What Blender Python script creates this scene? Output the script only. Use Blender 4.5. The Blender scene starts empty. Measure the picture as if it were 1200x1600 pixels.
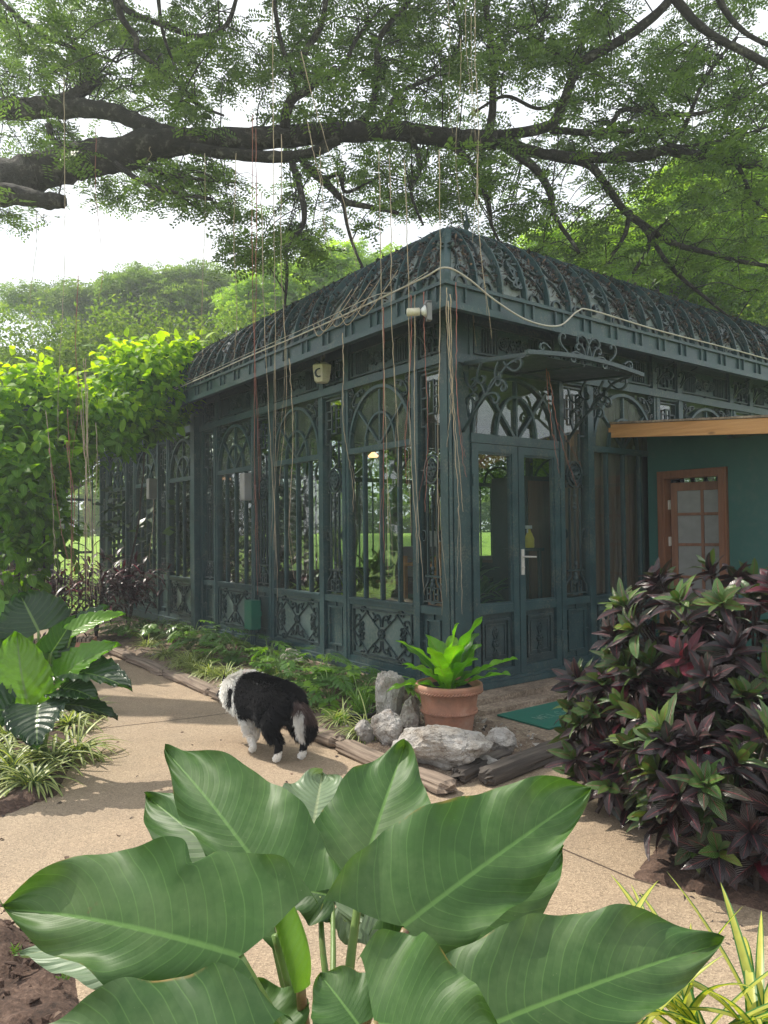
import bpy, bmesh, math, random
import numpy as np
from mathutils import Vector, Matrix, noise
R = math.radians
rng = np.random.default_rng(7)
random.seed(5)
scene = bpy.context.scene
COL = scene.collection

# ---------------------------------------------------------------- camera, sky, sun, exposure
EYE = np.array([0.0, 0.0, 1.55])
F = 1150.0                                    # focal length in photo pixels (1200 x 1600)
cam_d = bpy.data.cameras.new("camera")
cam = bpy.data.objects.new("camera", cam_d)
COL.objects.link(cam)
scene.camera = cam
cam_d.sensor_fit = 'VERTICAL'
cam_d.sensor_height = 36.0
cam_d.lens = 36.0 * F / 1600.0
cam_d.clip_start = 0.05
cam_d.clip_end = 2000
CM = Matrix.Rotation(R(90 + 1.44), 4, 'X') @ Matrix.Rotation(R(-0.57), 4, 'Z')
cam.matrix_world = Matrix.Translation(EYE.tolist()) @ CM
CR = np.array(CM.to_3x3())

def wp(px, py, d):
    """world point seen at photo pixel (px, py) at depth d"""
    return EYE + CR @ (np.array([(px - 600) / F, -(py - 800) / F, -1.0]) * d)

HAZE = 0.0036
SUN = np.array([-0.78, 0.50, 1.15]); SUN /= np.linalg.norm(SUN)
sun_el = math.asin(SUN[2]); sun_az = math.atan2(SUN[0], SUN[1])
sd = bpy.data.lights.new("sun", 'SUN'); sd.energy = 4.1; sd.angle = R(0.6); sd.color = (1.0, 0.93, 0.80)
so = bpy.data.objects.new("sun", sd); COL.objects.link(so)
so.rotation_euler = Vector(SUN.tolist()).to_track_quat('Z', 'Y').to_euler()

world = bpy.data.worlds.new("World"); scene.world = world; world.use_nodes = True
wn = world.node_tree; wn.nodes.clear()
w_out = wn.nodes.new('ShaderNodeOutputWorld')
bg1 = wn.nodes.new('ShaderNodeBackground'); bg2 = wn.nodes.new('ShaderNodeBackground')
sky = wn.nodes.new('ShaderNodeTexSky'); sky.sky_type = 'NISHITA'; sky.sun_disc = False
sky.sun_elevation = sun_el; sky.sun_rotation = sun_az
bg1.inputs[1].default_value = 0.14
wn.links.new(sky.outputs[0], bg1.inputs[0])
bg2.inputs[0].default_value = (0.93, 0.97, 1.0, 1); bg2.inputs[1].default_value = 1.0   # bright thin cloud
wmix = wn.nodes.new('ShaderNodeMixShader')
wtc = wn.nodes.new('ShaderNodeTexCoord'); wno = wn.nodes.new('ShaderNodeTexNoise')
wno.inputs['Scale'].default_value = 2.2; wno.inputs['Detail'].default_value = 6
wr = wn.nodes.new('ShaderNodeMapRange'); wr.inputs[1].default_value = 0.25; wr.inputs[2].default_value = 0.6
wr.inputs[3].default_value = 0.62; wr.inputs[4].default_value = 1.0
wn.links.new(wtc.outputs['Generated'], wno.inputs['Vector']); wn.links.new(wno.outputs[0], wr.inputs[0])
wn.links.new(wr.outputs[0], wmix.inputs[0])
wn.links.new(bg1.outputs[0], wmix.inputs[1]); wn.links.new(bg2.outputs[0], wmix.inputs[2])
wn.links.new(wmix.outputs[0], w_out.inputs[0])
scene.view_settings.view_transform = 'Standard'; scene.view_settings.look = 'None'
scene.view_settings.exposure = 0.60; scene.view_settings.gamma = 1.0
scene.render.engine = 'CYCLES'
cy = scene.cycles
cy.max_bounces = 8; cy.transparent_max_bounces = 24; cy.diffuse_bounces = 3; cy.glossy_bounces = 3
cy.transmission_bounces = 4; cy.use_denoising = True; cy.sample_clamp_indirect = 6
cy.volume_bounces = 0

# ---------------------------------------------------------------- materials
MATS = {}
class NT:
    def __init__(s, name):
        s.m = bpy.data.materials.new(name); s.m.use_nodes = True
        s.t = s.m.node_tree; s.t.nodes.clear()
        s.out = s.n('ShaderNodeOutputMaterial')
    def n(s, typ, **kw):
        nd = s.t.nodes.new(typ)
        for k, v in kw.items():
            if k.startswith('i_'):
                nd.inputs[k[2:].replace('_', ' ')].default_value = v
            else: setattr(nd, k, v)
        return nd
    def l(s, a, b): s.t.links.new(a, b)
    def math(s, op, a, b=None, c=None):
        nd = s.n('ShaderNodeMath', operation=op)
        for i, x in enumerate((a, b, c)):
            if x is None: continue
            if hasattr(x, 'is_linked') or hasattr(x, 'links'): s.l(x, nd.inputs[i])
            else: nd.inputs[i].default_value = x
        return nd.outputs[0]
    def noise(s, vec, scale, detail=3, rough=0.55):
        nd = s.n('ShaderNodeTexNoise'); nd.inputs['Scale'].default_value = scale
        nd.inputs['Detail'].default_value = detail; nd.inputs['Roughness'].default_value = rough
        if vec is not None: s.l(vec, nd.inputs['Vector'])
        return nd.outputs[0]
    def ramp(s, fac, stops, interp='LINEAR'):
        nd = s.n('ShaderNodeValToRGB'); cr = nd.color_ramp; cr.interpolation = interp
        while len(cr.elements) < len(stops): cr.elements.new(0.5)
        for e, (p, c) in zip(cr.elements, stops):
            e.position = p; e.color = (*c, 1) if len(c) == 3 else c
        s.l(fac, nd.inputs[0]); return nd.outputs[0]
    def mix(s, fac, a, b, mode='MIX'):
        nd = s.n('ShaderNodeMix', data_type='RGBA', blend_type=mode)
        for i, x in ((0, fac), (6, a), (7, b)):
            if hasattr(x, 'links'): s.l(x, nd.inputs[i])
            elif i == 0: nd.inputs[0].default_value = x
            else: nd.inputs[i].default_value = (*x, 1)
        return nd.outputs[2]
    def bump(s, h, strength=0.3, dist=0.01):
        nd = s.n('ShaderNodeBump'); nd.inputs['Strength'].default_value = strength
        nd.inputs['Distance'].default_value = dist; s.l(h, nd.inputs['Height']); return nd.outputs[0]
    def done(s, color, rough=0.6, bump=None, metal=0.0, spec=0.5, transl=0.0, tcol=None, coat=0):
        p = s.n('ShaderNodeBsdfPrincipled')
        if hasattr(color, 'links'): s.l(color, p.inputs['Base Color'])
        else: p.inputs['Base Color'].default_value = (*color, 1)
        if hasattr(rough, 'links'): s.l(rough, p.inputs['Roughness'])
        else: p.inputs['Roughness'].default_value = rough
        p.inputs['Metallic'].default_value = metal
        p.inputs['Specular IOR Level'].default_value = spec
        p.inputs['Coat Weight'].default_value = coat
        if bump is not None: s.l(bump, p.inputs['Normal'])
        if transl > 0:
            t = s.n('ShaderNodeBsdfTranslucent')
            tc = tcol if tcol is not None else color
            if hasattr(tc, 'links'): s.l(tc, t.inputs[0])
            else: t.inputs[0].default_value = (*tc, 1)
            mx = s.n('ShaderNodeMixShader'); mx.inputs[0].default_value = transl
            s.l(p.outputs[0], mx.inputs[1]); s.l(t.outputs[0], mx.inputs[2]); s.l(mx.outputs[0], s.out.inputs[0])
        else: s.l(p.outputs[0], s.out.inputs[0])
        return s.m
    def obj(s): return s.n('ShaderNodeTexCoord').outputs['Object']
    def pos(s): return s.n('ShaderNodeNewGeometry').outputs['Position']
    def uv(s):
        u = s.n('ShaderNodeUVMap'); u.uv_map = 'UVMap'
        x = s.n('ShaderNodeSeparateXYZ'); s.l(u.outputs[0], x.inputs[0]); return x.outputs[0], x.outputs[1], u.outputs[0]
    def rnd(s):
        a = s.n('ShaderNodeAttribute'); a.attribute_name = 'rnd'; return a.outputs['Fac']

def mat_paint(name, c1, c2, c3=None, scale=6, rough=0.42, spec=0.5, grime=True):
    t = NT(name); p = t.pos()
    n1 = t.noise(p, scale, 5); n2 = t.noise(p, scale * 9, 3)
    col = t.ramp(n1, [(0.3, c1), (0.7, c2)])
    if grime:
        n3 = t.noise(p, scale * 0.45, 6, 0.7); f = t.ramp(t.math('ADD', t.math('MULTIPLY', n2, 0.5), t.math('MULTIPLY', n3, 0.5)), [(0.52, (0, 0, 0)), (0.66, (1, 1, 1))])
        col = t.mix(t.math('MULTIPLY', f, 0.6), col, c3 or (0.16, 0.15, 0.12))
    rr = t.math('MULTIPLY_ADD', n1, 0.35, rough - 0.15)
    return t.done(col, rr, t.bump(n2, 0.25, 0.004), spec=spec)

IRON = mat_paint('green_iron_paint', (0.014, 0.038, 0.046), (0.032, 0.070, 0.076), (0.14, 0.14, 0.11), rough=0.42)
IRON2 = mat_paint('scroll_iron_paint', (0.013, 0.029, 0.034), (0.032, 0.058, 0.062), (0.14, 0.13, 0.11), scale=9, rough=0.42)
SHEET = mat_paint('roof_sheet_paint', (0.11, 0.145, 0.15), (0.22, 0.24, 0.24), (0.07, 0.05, 0.04), scale=3, rough=0.5)
KICK = mat_paint('kick_sheet_sheen_paint', (0.05, 0.095, 0.092), (0.13, 0.175, 0.17), (0.22, 0.23, 0.20), scale=3, rough=0.34)  # lighter tone stands in for silvery reflections on the window sheets
SHEDP = mat_paint('shed_wall_paint', (0.016, 0.075, 0.066), (0.024, 0.10, 0.088), (0.05, 0.10, 0.09), scale=1.5, rough=0.45)
GREY = mat_paint('grey_box_paint', (0.15, 0.15, 0.16), (0.21, 0.21, 0.22), (0.2, 0.18, 0.15), rough=0.5)
GREENBOX = mat_paint('green_box_paint', (0.01, 0.10, 0.065), (0.014, 0.12, 0.08), (0.05, 0.09, 0.07), rough=0.4)
STEEL = mat_paint('dull_steel', (0.42, 0.40, 0.37), (0.55, 0.53, 0.50), (0.3, 0.27, 0.22), rough=0.35)
CREAM = mat_paint('cream_plastic', (0.50, 0.46, 0.36), (0.60, 0.56, 0.46), (0.25, 0.2, 0.15), rough=0.45)
CABLE = mat_paint('cable_sheath', (0.42, 0.38, 0.33), (0.52, 0.48, 0.43), (0.3, 0.18, 0.15), scale=20, rough=0.6)
BLACKP = mat_paint('black_plastic', (0.02, 0.02, 0.022), (0.03, 0.03, 0.032), (0.08, 0.07, 0.06), rough=0.45)
WHITEP = mat_paint('white_plastic', (0.6, 0.6, 0.6), (0.7, 0.7, 0.7), (0.4, 0.4, 0.38), rough=0.4)
DARKF = mat_paint('dark_interior_fabric', (0.025, 0.028, 0.03), (0.05, 0.05, 0.055), (0.08, 0.07, 0.06), rough=0.7)
TEALF = mat_paint('mat_rubber', (0.006, 0.095, 0.065), (0.010, 0.13, 0.09), (0.03, 0.10, 0.07), scale=14, rough=0.8)
MATTXT = mat_paint('mat_lettering', (0.22, 0.34, 0.28), (0.08, 0.20, 0.15), (0.03, 0.12, 0.08), scale=60, rough=0.9)

def mat_glass():
    t = NT('window_glass')
    p = t.pos()
    tr = t.n('ShaderNodeBsdfTransparent'); tr.inputs[0].default_value = (0.82, 0.88, 0.85, 1)
    gl = t.n('ShaderNodeBsdfGlossy'); gl.inputs['Roughness'].default_value = 0.02
    gl.inputs[0].default_value = (0.95, 1, 0.99, 1)
    t.l(t.bump(t.noise(p, 2.2, 2), 0.25, 0.02), gl.inputs['Normal'])
    fr = t.n('ShaderNodeFresnel'); fr.inputs[0].default_value = 1.6
    f2 = t.math('MULTIPLY_ADD', fr.outputs[0], 1.5, 0.05)
    mx = t.n('ShaderNodeMixShader'); t.l(f2, mx.inputs[0]); t.l(tr.outputs[0], mx.inputs[1]); t.l(gl.outputs[0], mx.inputs[2])
    df = t.n('ShaderNodeBsdfDiffuse'); df.inputs[0].default_value = (0.30, 0.34, 0.28, 1)
    m2 = t.n('ShaderNodeMixShader')
    nn = t.noise(p, 3.5, 5)
    sp = t.noise(p, 90, 2)
    dirt = t.math('ADD', t.math('MULTIPLY', t.ramp(nn, [(0.45, (0, 0, 0)), (0.8, (1, 1, 1))]), 0.07),
                  t.math('MULTIPLY', t.ramp(sp, [(0.68, (0, 0, 0)), (0.74, (1, 1, 1))]), 0.25))
    t.l(dirt, m2.inputs[0])
    t.l(mx.outputs[0], m2.inputs[1]); t.l(df.outputs[0], m2.inputs[2]); t.l(m2.outputs[0], t.out.inputs[0])
    return t.m
GLASS = mat_glass()
def mat_frost():
    t = NT('milky_arch_glass'); p = t.pos()
    n = t.noise(p, 5, 5)
    a = t.done(t.ramp(n, [(0.3, (0.12, 0.17, 0.12)), (0.7, (0.24, 0.29, 0.22))]), 0.25, transl=0.45)
    # half clear: milky film over glass
    pm = [x for x in t.t.nodes if x.type == 'MIX_SHADER'][0]
    tr = t.n('ShaderNodeBsdfTransparent'); tr.inputs[0].default_value = (0.8, 0.88, 0.82, 1)
    m = t.n('ShaderNodeMixShader'); t.l(t.ramp(n, [(0.3, (0.35,) * 3), (0.7, (0.65,) * 3)]), m.inputs[0])
    t.l(tr.outputs[0], m.inputs[1]); t.l(pm.outputs[0], m.inputs[2]); t.l(m.outputs[0], t.out.inputs[0])
    return t.m
FROST = mat_frost()

def mat_wood(name, c1, c2, c3, axis='X', scale=1.0, rough=0.6, knots=True):
    t = NT(name); o = t.obj()
    mp = t.n('ShaderNodeMapping'); sc = {'X': (0.6, 9, 9), 'Y': (9, 0.6, 9), 'Z': (9, 9, 0.6)}[axis]
    mp.inputs['Scale'].default_value = tuple(s * scale for s in sc); t.l(o, mp.inputs[0])
    n1 = t.noise(mp.outputs[0], 3.0, 6, 0.65); n2 = t.noise(mp.outputs[0], 12, 3)
    col = t.ramp(n1, [(0.25, c1), (0.5, c2), (0.75, c3)])
    if knots:
        mk = t.n('ShaderNodeMapping'); mk.inputs['Scale'].default_value = {'X': (2.0, 5, 6), 'Y': (5, 2.0, 6), 'Z': (5, 6, 2.0)}[axis]; t.l(o, mk.inputs[0])
        v = t.n('ShaderNodeTexVoronoi'); v.inputs['Scale'].default_value = 1.2; t.l(mk.outputs[0], v.inputs['Vector'])
        col = t.mix(t.ramp(v.outputs['Distance'], [(0.06, (1, 1, 1)), (0.14, (0, 0, 0))]), col, tuple(x * 0.35 for x in c1))
    return t.done(col, rough, t.bump(n1, 0.5, 0.006))
PINE = mat_wood('varnished_pine', (0.36, 0.17, 0.06), (0.50, 0.25, 0.095), (0.60, 0.33, 0.14))
BROWNW = mat_wood('brown_door_wood', (0.11, 0.042, 0.022), (0.17, 0.070, 0.036), (0.22, 0.095, 0.048), axis='Z', knots=False)
SLEEP = mat_wood('weathered_sleeper_wood', (0.07, 0.052, 0.04), (0.20, 0.15, 0.115), (0.34, 0.27, 0.21), axis='X', scale=1.3, rough=0.9, knots=False)
LOGW = mat_wood('dark_wet_log', (0.018, 0.014, 0.012), (0.06, 0.048, 0.04), (0.12, 0.10, 0.085), axis='X', scale=1.2, rough=0.8, knots=False)

def mat_bark(name, c1, c2, c3):
    t = NT(name); p = t.pos()
    n1 = t.noise(p, 9, 6, 0.7); n2 = t.noise(p, 35, 4, 0.7); n3 = t.noise(p, 2.5, 2)
    col = t.ramp(n1, [(0.3, c1), (0.55, c2), (0.72, c3)])
    return t.done(col, 0.9, t.bump(t.math('ADD', n1, t.math('MULTIPLY', n2, 0.6)), 0.9, 0.05))
BARK = mat_bark('rain_tree_bark', (0.012, 0.010, 0.010), (0.036, 0.030, 0.028), (0.19, 0.18, 0.16))
TWIG = mat_bark('twig_bark', (0.03, 0.022, 0.02), (0.06, 0.045, 0.04), (0.10, 0.08, 0.07))
BARK2 = mat_bark('grey_bark', (0.08, 0.065, 0.055), (0.14, 0.12, 0.10), (0.2, 0.18, 0.15))

def mat_leaf(name, stops, vein=(0.3, 0.4, 0.1), vw=0.035, sv=0.0, vfreq=16, vslope=0.5, transl=0.35, tint=(1.3, 1.35, 0.5), rough=0.4, spec=0.5, spots=None, edge=None, bump=0.3, coat=0, worn=0.0):
    t = NT(name); u, v, uvv = t.uv(); r = t.rnd()
    col = t.ramp(r, stops)
    au = t.math('ABSOLUTE', t.math('MULTIPLY_ADD', u, 2.0, -1.0))
    nn = t.noise(t.pos(), 40, 3)
    col = t.mix(0.35, col, t.ramp(nn, [(0.3, (0.55,) * 3), (0.7, (1, 1, 1))]), 'MULTIPLY')
    if spots:
        col = t.mix(t.ramp(t.noise(t.pos(), spots[1], 3), [(spots[2], (0, 0, 0)), (spots[2] + 0.06, (1, 1, 1))]), col, spots[0])
    if edge:
        col = t.mix(t.ramp(au, [(edge[1], (0, 0, 0)), (edge[1] + 0.12, (1, 1, 1))]), col, edge[0])
    if worn:
        e = t.math('MULTIPLY', t.ramp(au, [(0.955, (0, 0, 0)), (0.99, (1, 1, 1))]), t.ramp(t.noise(t.pos(), 14, 4), [(0.56, (0, 0, 0)), (0.66, (1, 1, 1))]))
        col = t.mix(t.math('MULTIPLY', e, worn), col, (0.30, 0.20, 0.07))
        col = t.mix(t.math('MULTIPLY', t.ramp(t.noise(t.pos(), 5, 5, 0.7), [(0.45, (0, 0, 0)), (0.7, (1, 1, 1))]), 0.35), col, (0.16, 0.21, 0.10))
        col = t.mix(t.math('MULTIPLY', t.ramp(t.noise(t.pos(), 210, 2), [(0.72, (0, 0, 0)), (0.78, (1, 1, 1))]), 0.4), col, (0.22, 0.24, 0.15))
    h = None
    if sv > 0 or bump > 0:
        s = t.math('FRACT', t.math('MULTIPLY', t.math('MULTIPLY_ADD', au, -vslope, v), float(vfreq)))
        tri = t.math('ABSOLUTE', t.math('MULTIPLY_ADD', s, 2.0, -1.0))       # 1 at the vein
        h = tri
        if sv > 0:
            vm = t.ramp(tri, [(0.90, (0, 0, 0)), (1.0, (1, 1, 1))])
            col = t.mix(t.math('MULTIPLY', vm, sv), col, vein)
    if vw > 0:
        mm = t.ramp(au, [(vw * 0.6, (1, 1, 1)), (vw * 1.5, (0, 0, 0))])
        col = t.mix(t.math('MULTIPLY', mm, 0.85), col, vein)
    tc = t.mix(1.0, col, tint, 'MULTIPLY')
    b = t.bump(h, bump, 0.01) if (h is not None and bump > 0) else None
    return t.done(col, rough, b, spec=spec, transl=transl, tcol=tc, coat=coat)

L_CAN = mat_leaf('rain_tree_leaf', [(0, (0.06, 0.10, 0.032)), (0.5, (0.115, 0.18, 0.05)), (1, (0.21, 0.30, 0.07))], vw=0, transl=0.45, tint=(1.5, 1.7, 0.8), bump=0)
L_FAR = mat_leaf('distant_tree_leaf', [(0, (0.09, 0.15, 0.045)), (0.5, (0.16, 0.25, 0.06)), (1, (0.28, 0.36, 0.09))], vw=0, transl=0.45, tint=(1.5, 1.6, 0.7), bump=0, rough=0.7, spec=0.15)
L_DARK = mat_leaf('deep_green_leaf', [(0, (0.02, 0.045, 0.018)), (1, (0.05, 0.10, 0.03))], vw=0, transl=0.2, bump=0)
L_BRI = mat_leaf('bright_tree_leaf', [(0, (0.12, 0.22, 0.03)), (0.5, (0.20, 0.34, 0.04)), (1, (0.34, 0.50, 0.06))], vw=0, transl=0.6, tint=(1.7, 1.7, 0.6), bump=0)
L_VINE = mat_leaf('vine_leaf', [(0, (0.05, 0.13, 0.025)), (0.45, (0.12, 0.27, 0.025)), (0.8, (0.28, 0.48, 0.03)), (1, (0.40, 0.60, 0.04))], vein=(0.25, 0.4, 0.08), vw=0.03, transl=0.55, tint=(2.0, 1.8, 0.25), rough=0.5, spec=0.3, bump=0.25, vfreq=7)
L_PHIL = mat_leaf('philodendron_leaf', [(0, (0.030, 0.085, 0.020)), (0.5, (0.052, 0.130, 0.025)), (0.8, (0.085, 0.18, 0.030)), (0.9, (0.16, 0.34, 0.02)), (1, (0.18, 0.38, 0.02))], vein=(0.12, 0.24, 0.06), vw=0.026, sv=0.45, vfreq=15, vslope=0.32, transl=0.26, tint=(1.6, 1.7, 0.3), rough=0.5, spec=0.4, bump=0.13, spots=((0.10, 0.075, 0.03), 22, 0.72), worn=0.9)
L_PHILB = mat_leaf('pale_leaf_underside', [(0, (0.12, 0.19, 0.11)), (1, (0.20, 0.28, 0.17))], vein=(0.30, 0.36, 0.22), vw=0.03, sv=0.4, vfreq=15, vslope=0.32, transl=0.25, rough=0.45, bump=0.3)
L_ALO = mat_leaf('glossy_dark_leaf', [(0, (0.014, 0.040, 0.020)), (0.4, (0.025, 0.070, 0.022)), (0.75, (0.10, 0.24, 0.02)), (1, (0.20, 0.38, 0.02))], vein=(0.14, 0.22, 0.08), vw=0.03, sv=0.35, vfreq=9, vslope=0.35, transl=0.4, tint=(1.6, 1.9, 0.2), rough=0.3, bump=0.35)
L_CROT = mat_leaf('croton_leaf', [(0, (0.020, 0.018, 0.023)), (0.40, (0.026, 0.018, 0.023)), (0.62, (0.036, 0.015, 0.020)), (0.70, (0.030, 0.042, 0.022)), (0.90, (0.07, 0.16, 0.03)), (0.96, (0.24, 0.28, 0.03)), (1, (0.13, 0.012, 0.028))], vein=(0.24, 0.045, 0.055), vw=0.05, sv=0.28, vfreq=9, vslope=0.4, transl=0.15, tint=(1.5, 1.4, 0.9), rough=0.34, spec=0.7, bump=0.5)
L_DRAC = mat_leaf('dark_cordyline_leaf', [(0, (0.015, 0.006, 0.010)), (0.8, (0.04, 0.010, 0.015)), (0.95, (0.22, 0.015, 0.05)), (1, (0.30, 0.02, 0.06))], vein=(0.2, 0.03, 0.05), vw=0.03, transl=0.2, tint=(2, 1.2, 1.1), bump=0)
L_STRP = mat_leaf('striped_spider_leaf', [(0, (0.42, 0.46, 0.18)), (1, (0.55, 0.58, 0.24))], vein=(0.55, 0.58, 0.25), vw=0, transl=0.35, tint=(1.3, 1.4, 0.5), edge=((0.06, 0.13, 0.035), 0.55), rough=0.45, bump=0)
L_YEL = mat_leaf('yellow_striped_leaf', [(0, (0.42, 0.44, 0.08)), (1, (0.62, 0.60, 0.14))], vw=0, transl=0.4, tint=(1.3, 1.4, 0.4), edge=((0.05, 0.17, 0.03), 0.62), rough=0.4, bump=0)
L_XAN = mat_leaf('cut_leaf_green', [(0, (0.05, 0.12, 0.03)), (0.6, (0.09, 0.19, 0.04)), (1, (0.20, 0.36, 0.04))], vein=(0.18, 0.3, 0.1), vw=0.06, transl=0.3, tint=(1.4, 1.7, 0.4), rough=0.32, bump=0)
L_FERN = mat_leaf('birds_nest_frond', [(0, (0.06, 0.17, 0.025)), (0.6, (0.13, 0.32, 0.02)), (1, (0.24, 0.46, 0.02))], vein=(0.22, 0.30, 0.08), vw=0.04, sv=0.15, vfreq=30, vslope=0.1, transl=0.5, tint=(1.5, 1.8, 0.2), rough=0.4, bump=0.2, spots=((0.35, 0.22, 0.12), 5, 0.74))
L_GRASS = mat_leaf('pot_grass_blade', [(0, (0.07, 0.17, 0.03)), (1, (0.16, 0.30, 0.05))], vw=0, transl=0.35, bump=0)
L_DEAD = mat_leaf('dead_leaf', [(0, (0.022, 0.017, 0.016)), (0.6, (0.06, 0.042, 0.036)), (1, (0.19, 0.12, 0.08))], vw=0, transl=0.1, rough=0.8, bump=0)
PETI = mat_paint('petiole_skin', (0.10, 0.19, 0.045), (0.17, 0.26, 0.07), (0.16, 0.10, 0.05), scale=8, rough=0.4)
PETR = mat_paint('reddish_petiole_skin', (0.16, 0.09, 0.05), (0.22, 0.17, 0.07), (0.13, 0.05, 0.04), scale=8, rough=0.4)
ROOTM = mat_paint('aerial_root_skin', (0.30, 0.23, 0.17), (0.44, 0.36, 0.26), (0.2, 0.1, 0.06), scale=12, rough=0.8)
ROOTR = mat_paint('reddish_root_skin', (0.24, 0.07, 0.06), (0.32, 0.14, 0.11), (0.3, 0.2, 0.12), scale=12, rough=0.8)

def mat_path():
    t = NT('exposed_aggregate_concrete'); p = t.pos()
    n1 = t.noise(p, 1.3, 5, 0.6); n2 = t.noise(p, 110, 3, 0.8); n3 = t.noise(p, 7, 5)
    v = t.n('ShaderNodeTexVoronoi'); v.inputs['Scale'].default_value = 160; t.l(p, v.inputs['Vector'])
    col = t.ramp(n1, [(0.3, (0.30, 0.225, 0.158)), (0.7, (0.38, 0.295, 0.21))])
    sp = t.n('ShaderNodeSeparateColor'); t.l(v.outputs['Color'], sp.inputs[0])
    n4 = t.noise(p, 0.6, 6, 0.7)
    col = t.mix(t.math('MULTIPLY', t.ramp(n4, [(0.42, (0, 0, 0)), (0.62, (1, 1, 1))]), 0.45), col, (0.24, 0.20, 0.15))
    col = t.mix(0.75, col, t.ramp(sp.outputs[0], [(0.0, (0.48, 0.44, 0.39)), (0.3, (0.88, 0.84, 0.78)), (0.7, (1.06, 1.02, 0.96)), (1, (1.5, 1.46, 1.4))]), 'MULTIPLY')
    col = t.mix(t.math('MULTIPLY', t.ramp(n3, [(0.52, (0, 0, 0)), (0.75, (1, 1, 1))]), 0.35), col, (0.20, 0.15, 0.11))
    h = t.math('ADD', v.outputs['Distance'], t.math('MULTIPLY', n2, 0.5))
    return t.done(col, 0.8, t.bump(h, 0.7, 0.004))
PATH = mat_path()
def mat_ground(name, cs, s1=6, s2=60, bump=0.8, rough=0.95):
    t = NT(name); p = t.pos(); n1 = t.noise(p, s1, 6, 0.7); n2 = t.noise(p, s2, 4, 0.7)
    f = t.math('ADD', t.math('MULTIPLY', n1, 0.5), t.math('MULTIPLY', n2, 0.5))
    return t.done(t.ramp(f, [(0.38, cs[0]), (0.5, cs[1]), (0.62, cs[2])]), rough, t.bump(f, bump, 0.02))
SOIL = mat_ground('pebbly_soil', [(0.07, 0.045, 0.03), (0.17, 0.12, 0.085), (0.34, 0.27, 0.20)], 9, 90)
SOILR = mat_ground('red_brown_soil', [(0.028, 0.016, 0.011), (0.075, 0.043, 0.030), (0.15, 0.095, 0.07)], 9, 60)
LAWN = mat_ground('lawn_ground', [(0.15, 0.27, 0.035), (0.26, 0.42, 0.05), (0.36, 0.50, 0.08)], 0.7, 20, 0.3)
SLABM = mat_ground('stained_concrete', [(0.09, 0.065, 0.045), (0.22, 0.165, 0.12), (0.40, 0.32, 0.24)], 3, 40, 0.4, 0.85)
ROCKM = None
def mat_rock():
    t = NT('limestone_rock'); o = t.pos()
    n1 = t.noise(o, 5, 8, 0.7); n2 = t.noise(o, 28, 5, 0.75)
    w = t.n('ShaderNodeTexVoronoi', feature='DISTANCE_TO_EDGE'); w.inputs['Scale'].default_value = 7
    t.l(t.mix(0.12, o, t.n('ShaderNodeTexNoise').outputs[1]), w.inputs['Vector'])
    col = t.ramp(n1, [(0.3, (0.22, 0.16, 0.12)), (0.42, (0.44, 0.39, 0.34)), (0.58, (0.58, 0.55, 0.52)), (0.75, (0.42, 0.28, 0.18))])
    col = t.mix(0.5, col, t.ramp(n2, [(0.3, (0.4,) * 3), (0.65, (1, 1, 1))]), 'MULTIPLY')
    col = t.mix(t.ramp(w.outputs['Distance'], [(0.0, (0.6,) * 3), (0.03, (0, 0, 0))]), col, (0.10, 0.08, 0.06))
    return t.done(col, 0.85, t.bump(t.math('ADD', n1, n2), 1.0, 0.03))
ROCKM = mat_rock()
def mat_terra():
    t = NT('terracotta'); p = t.obj(); n1 = t.noise(p, 4, 6, 0.7); n2 = t.noise(p, 40, 4)
    col = t.ramp(n1, [(0.3, (0.24, 0.14, 0.10)), (0.5, (0.42, 0.20, 0.13)), (0.75, (0.50, 0.34, 0.26))])
    return t.done(col, 0.85, t.bump(n2, 0.3, 0.004))
TERRA = mat_terra()
def mat_fur():
    t = NT('collie_coat'); a = t.n('ShaderNodeAttribute'); a.attribute_name = 'coat'
    p = t.pos(); n = t.noise(p, 45, 3)
    col = t.mix(0.4, a.outputs['Color'], t.ramp(n, [(0.3, (0.7,) * 3), (0.7, (1, 1, 1))]), 'MULTIPLY')
    return t.done(col, 0.75, spec=0.2)
FUR = mat_fur()
def mat_plain(name, c, rough=0.5, metal=0, emit=None):
    t = NT(name); n = t.noise(t.pos(), 12, 4)
    m = t.done(t.ramp(n, [(0.3, tuple(x * 0.8 for x in c)), (0.7, c)]), rough, metal=metal)
    if emit:
        b = [x for x in t.t.nodes if x.type == 'BSDF_PRINCIPLED'][0]
        b.inputs['Emission Color'].default_value = (*emit[0], 1); b.inputs['Emission Strength'].default_value = emit[1]
    return m
CURT = mat_wood('brown_curtain_cloth', (0.13, 0.10, 0.085), (0.20, 0.155, 0.13), (0.25, 0.2, 0.17), axis='Z', scale=0.5, knots=False, rough=0.8)
FLOORM = mat_plain('indoor_floor_tile', (0.20, 0.19, 0.17), 0.4)
YELL = mat_plain('yellow_bottle_plastic', (0.75, 0.60, 0.05), 0.3)
PINK = mat_plain('red_collar_webbing', (0.65, 0.04, 0.10), 0.6)
LAMPM = mat_plain('lamp_shade_glow', (0.8, 0.35, 0.15), 0.5, emit=((1.0, 0.5, 0.25), 2.0))
BULBM = mat_plain('lamp_bulb_glow', (0.9, 0.9, 0.85), 0.5, emit=((1.0, 0.95, 0.85), 5.0))
DGLASS = mat_plain('grey_frosted_pane', (0.17, 0.17, 0.175), 0.35)
YFIELD = mat_plain('yellow_flower_field', (0.75, 0.68, 0.02), 0.9)

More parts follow.
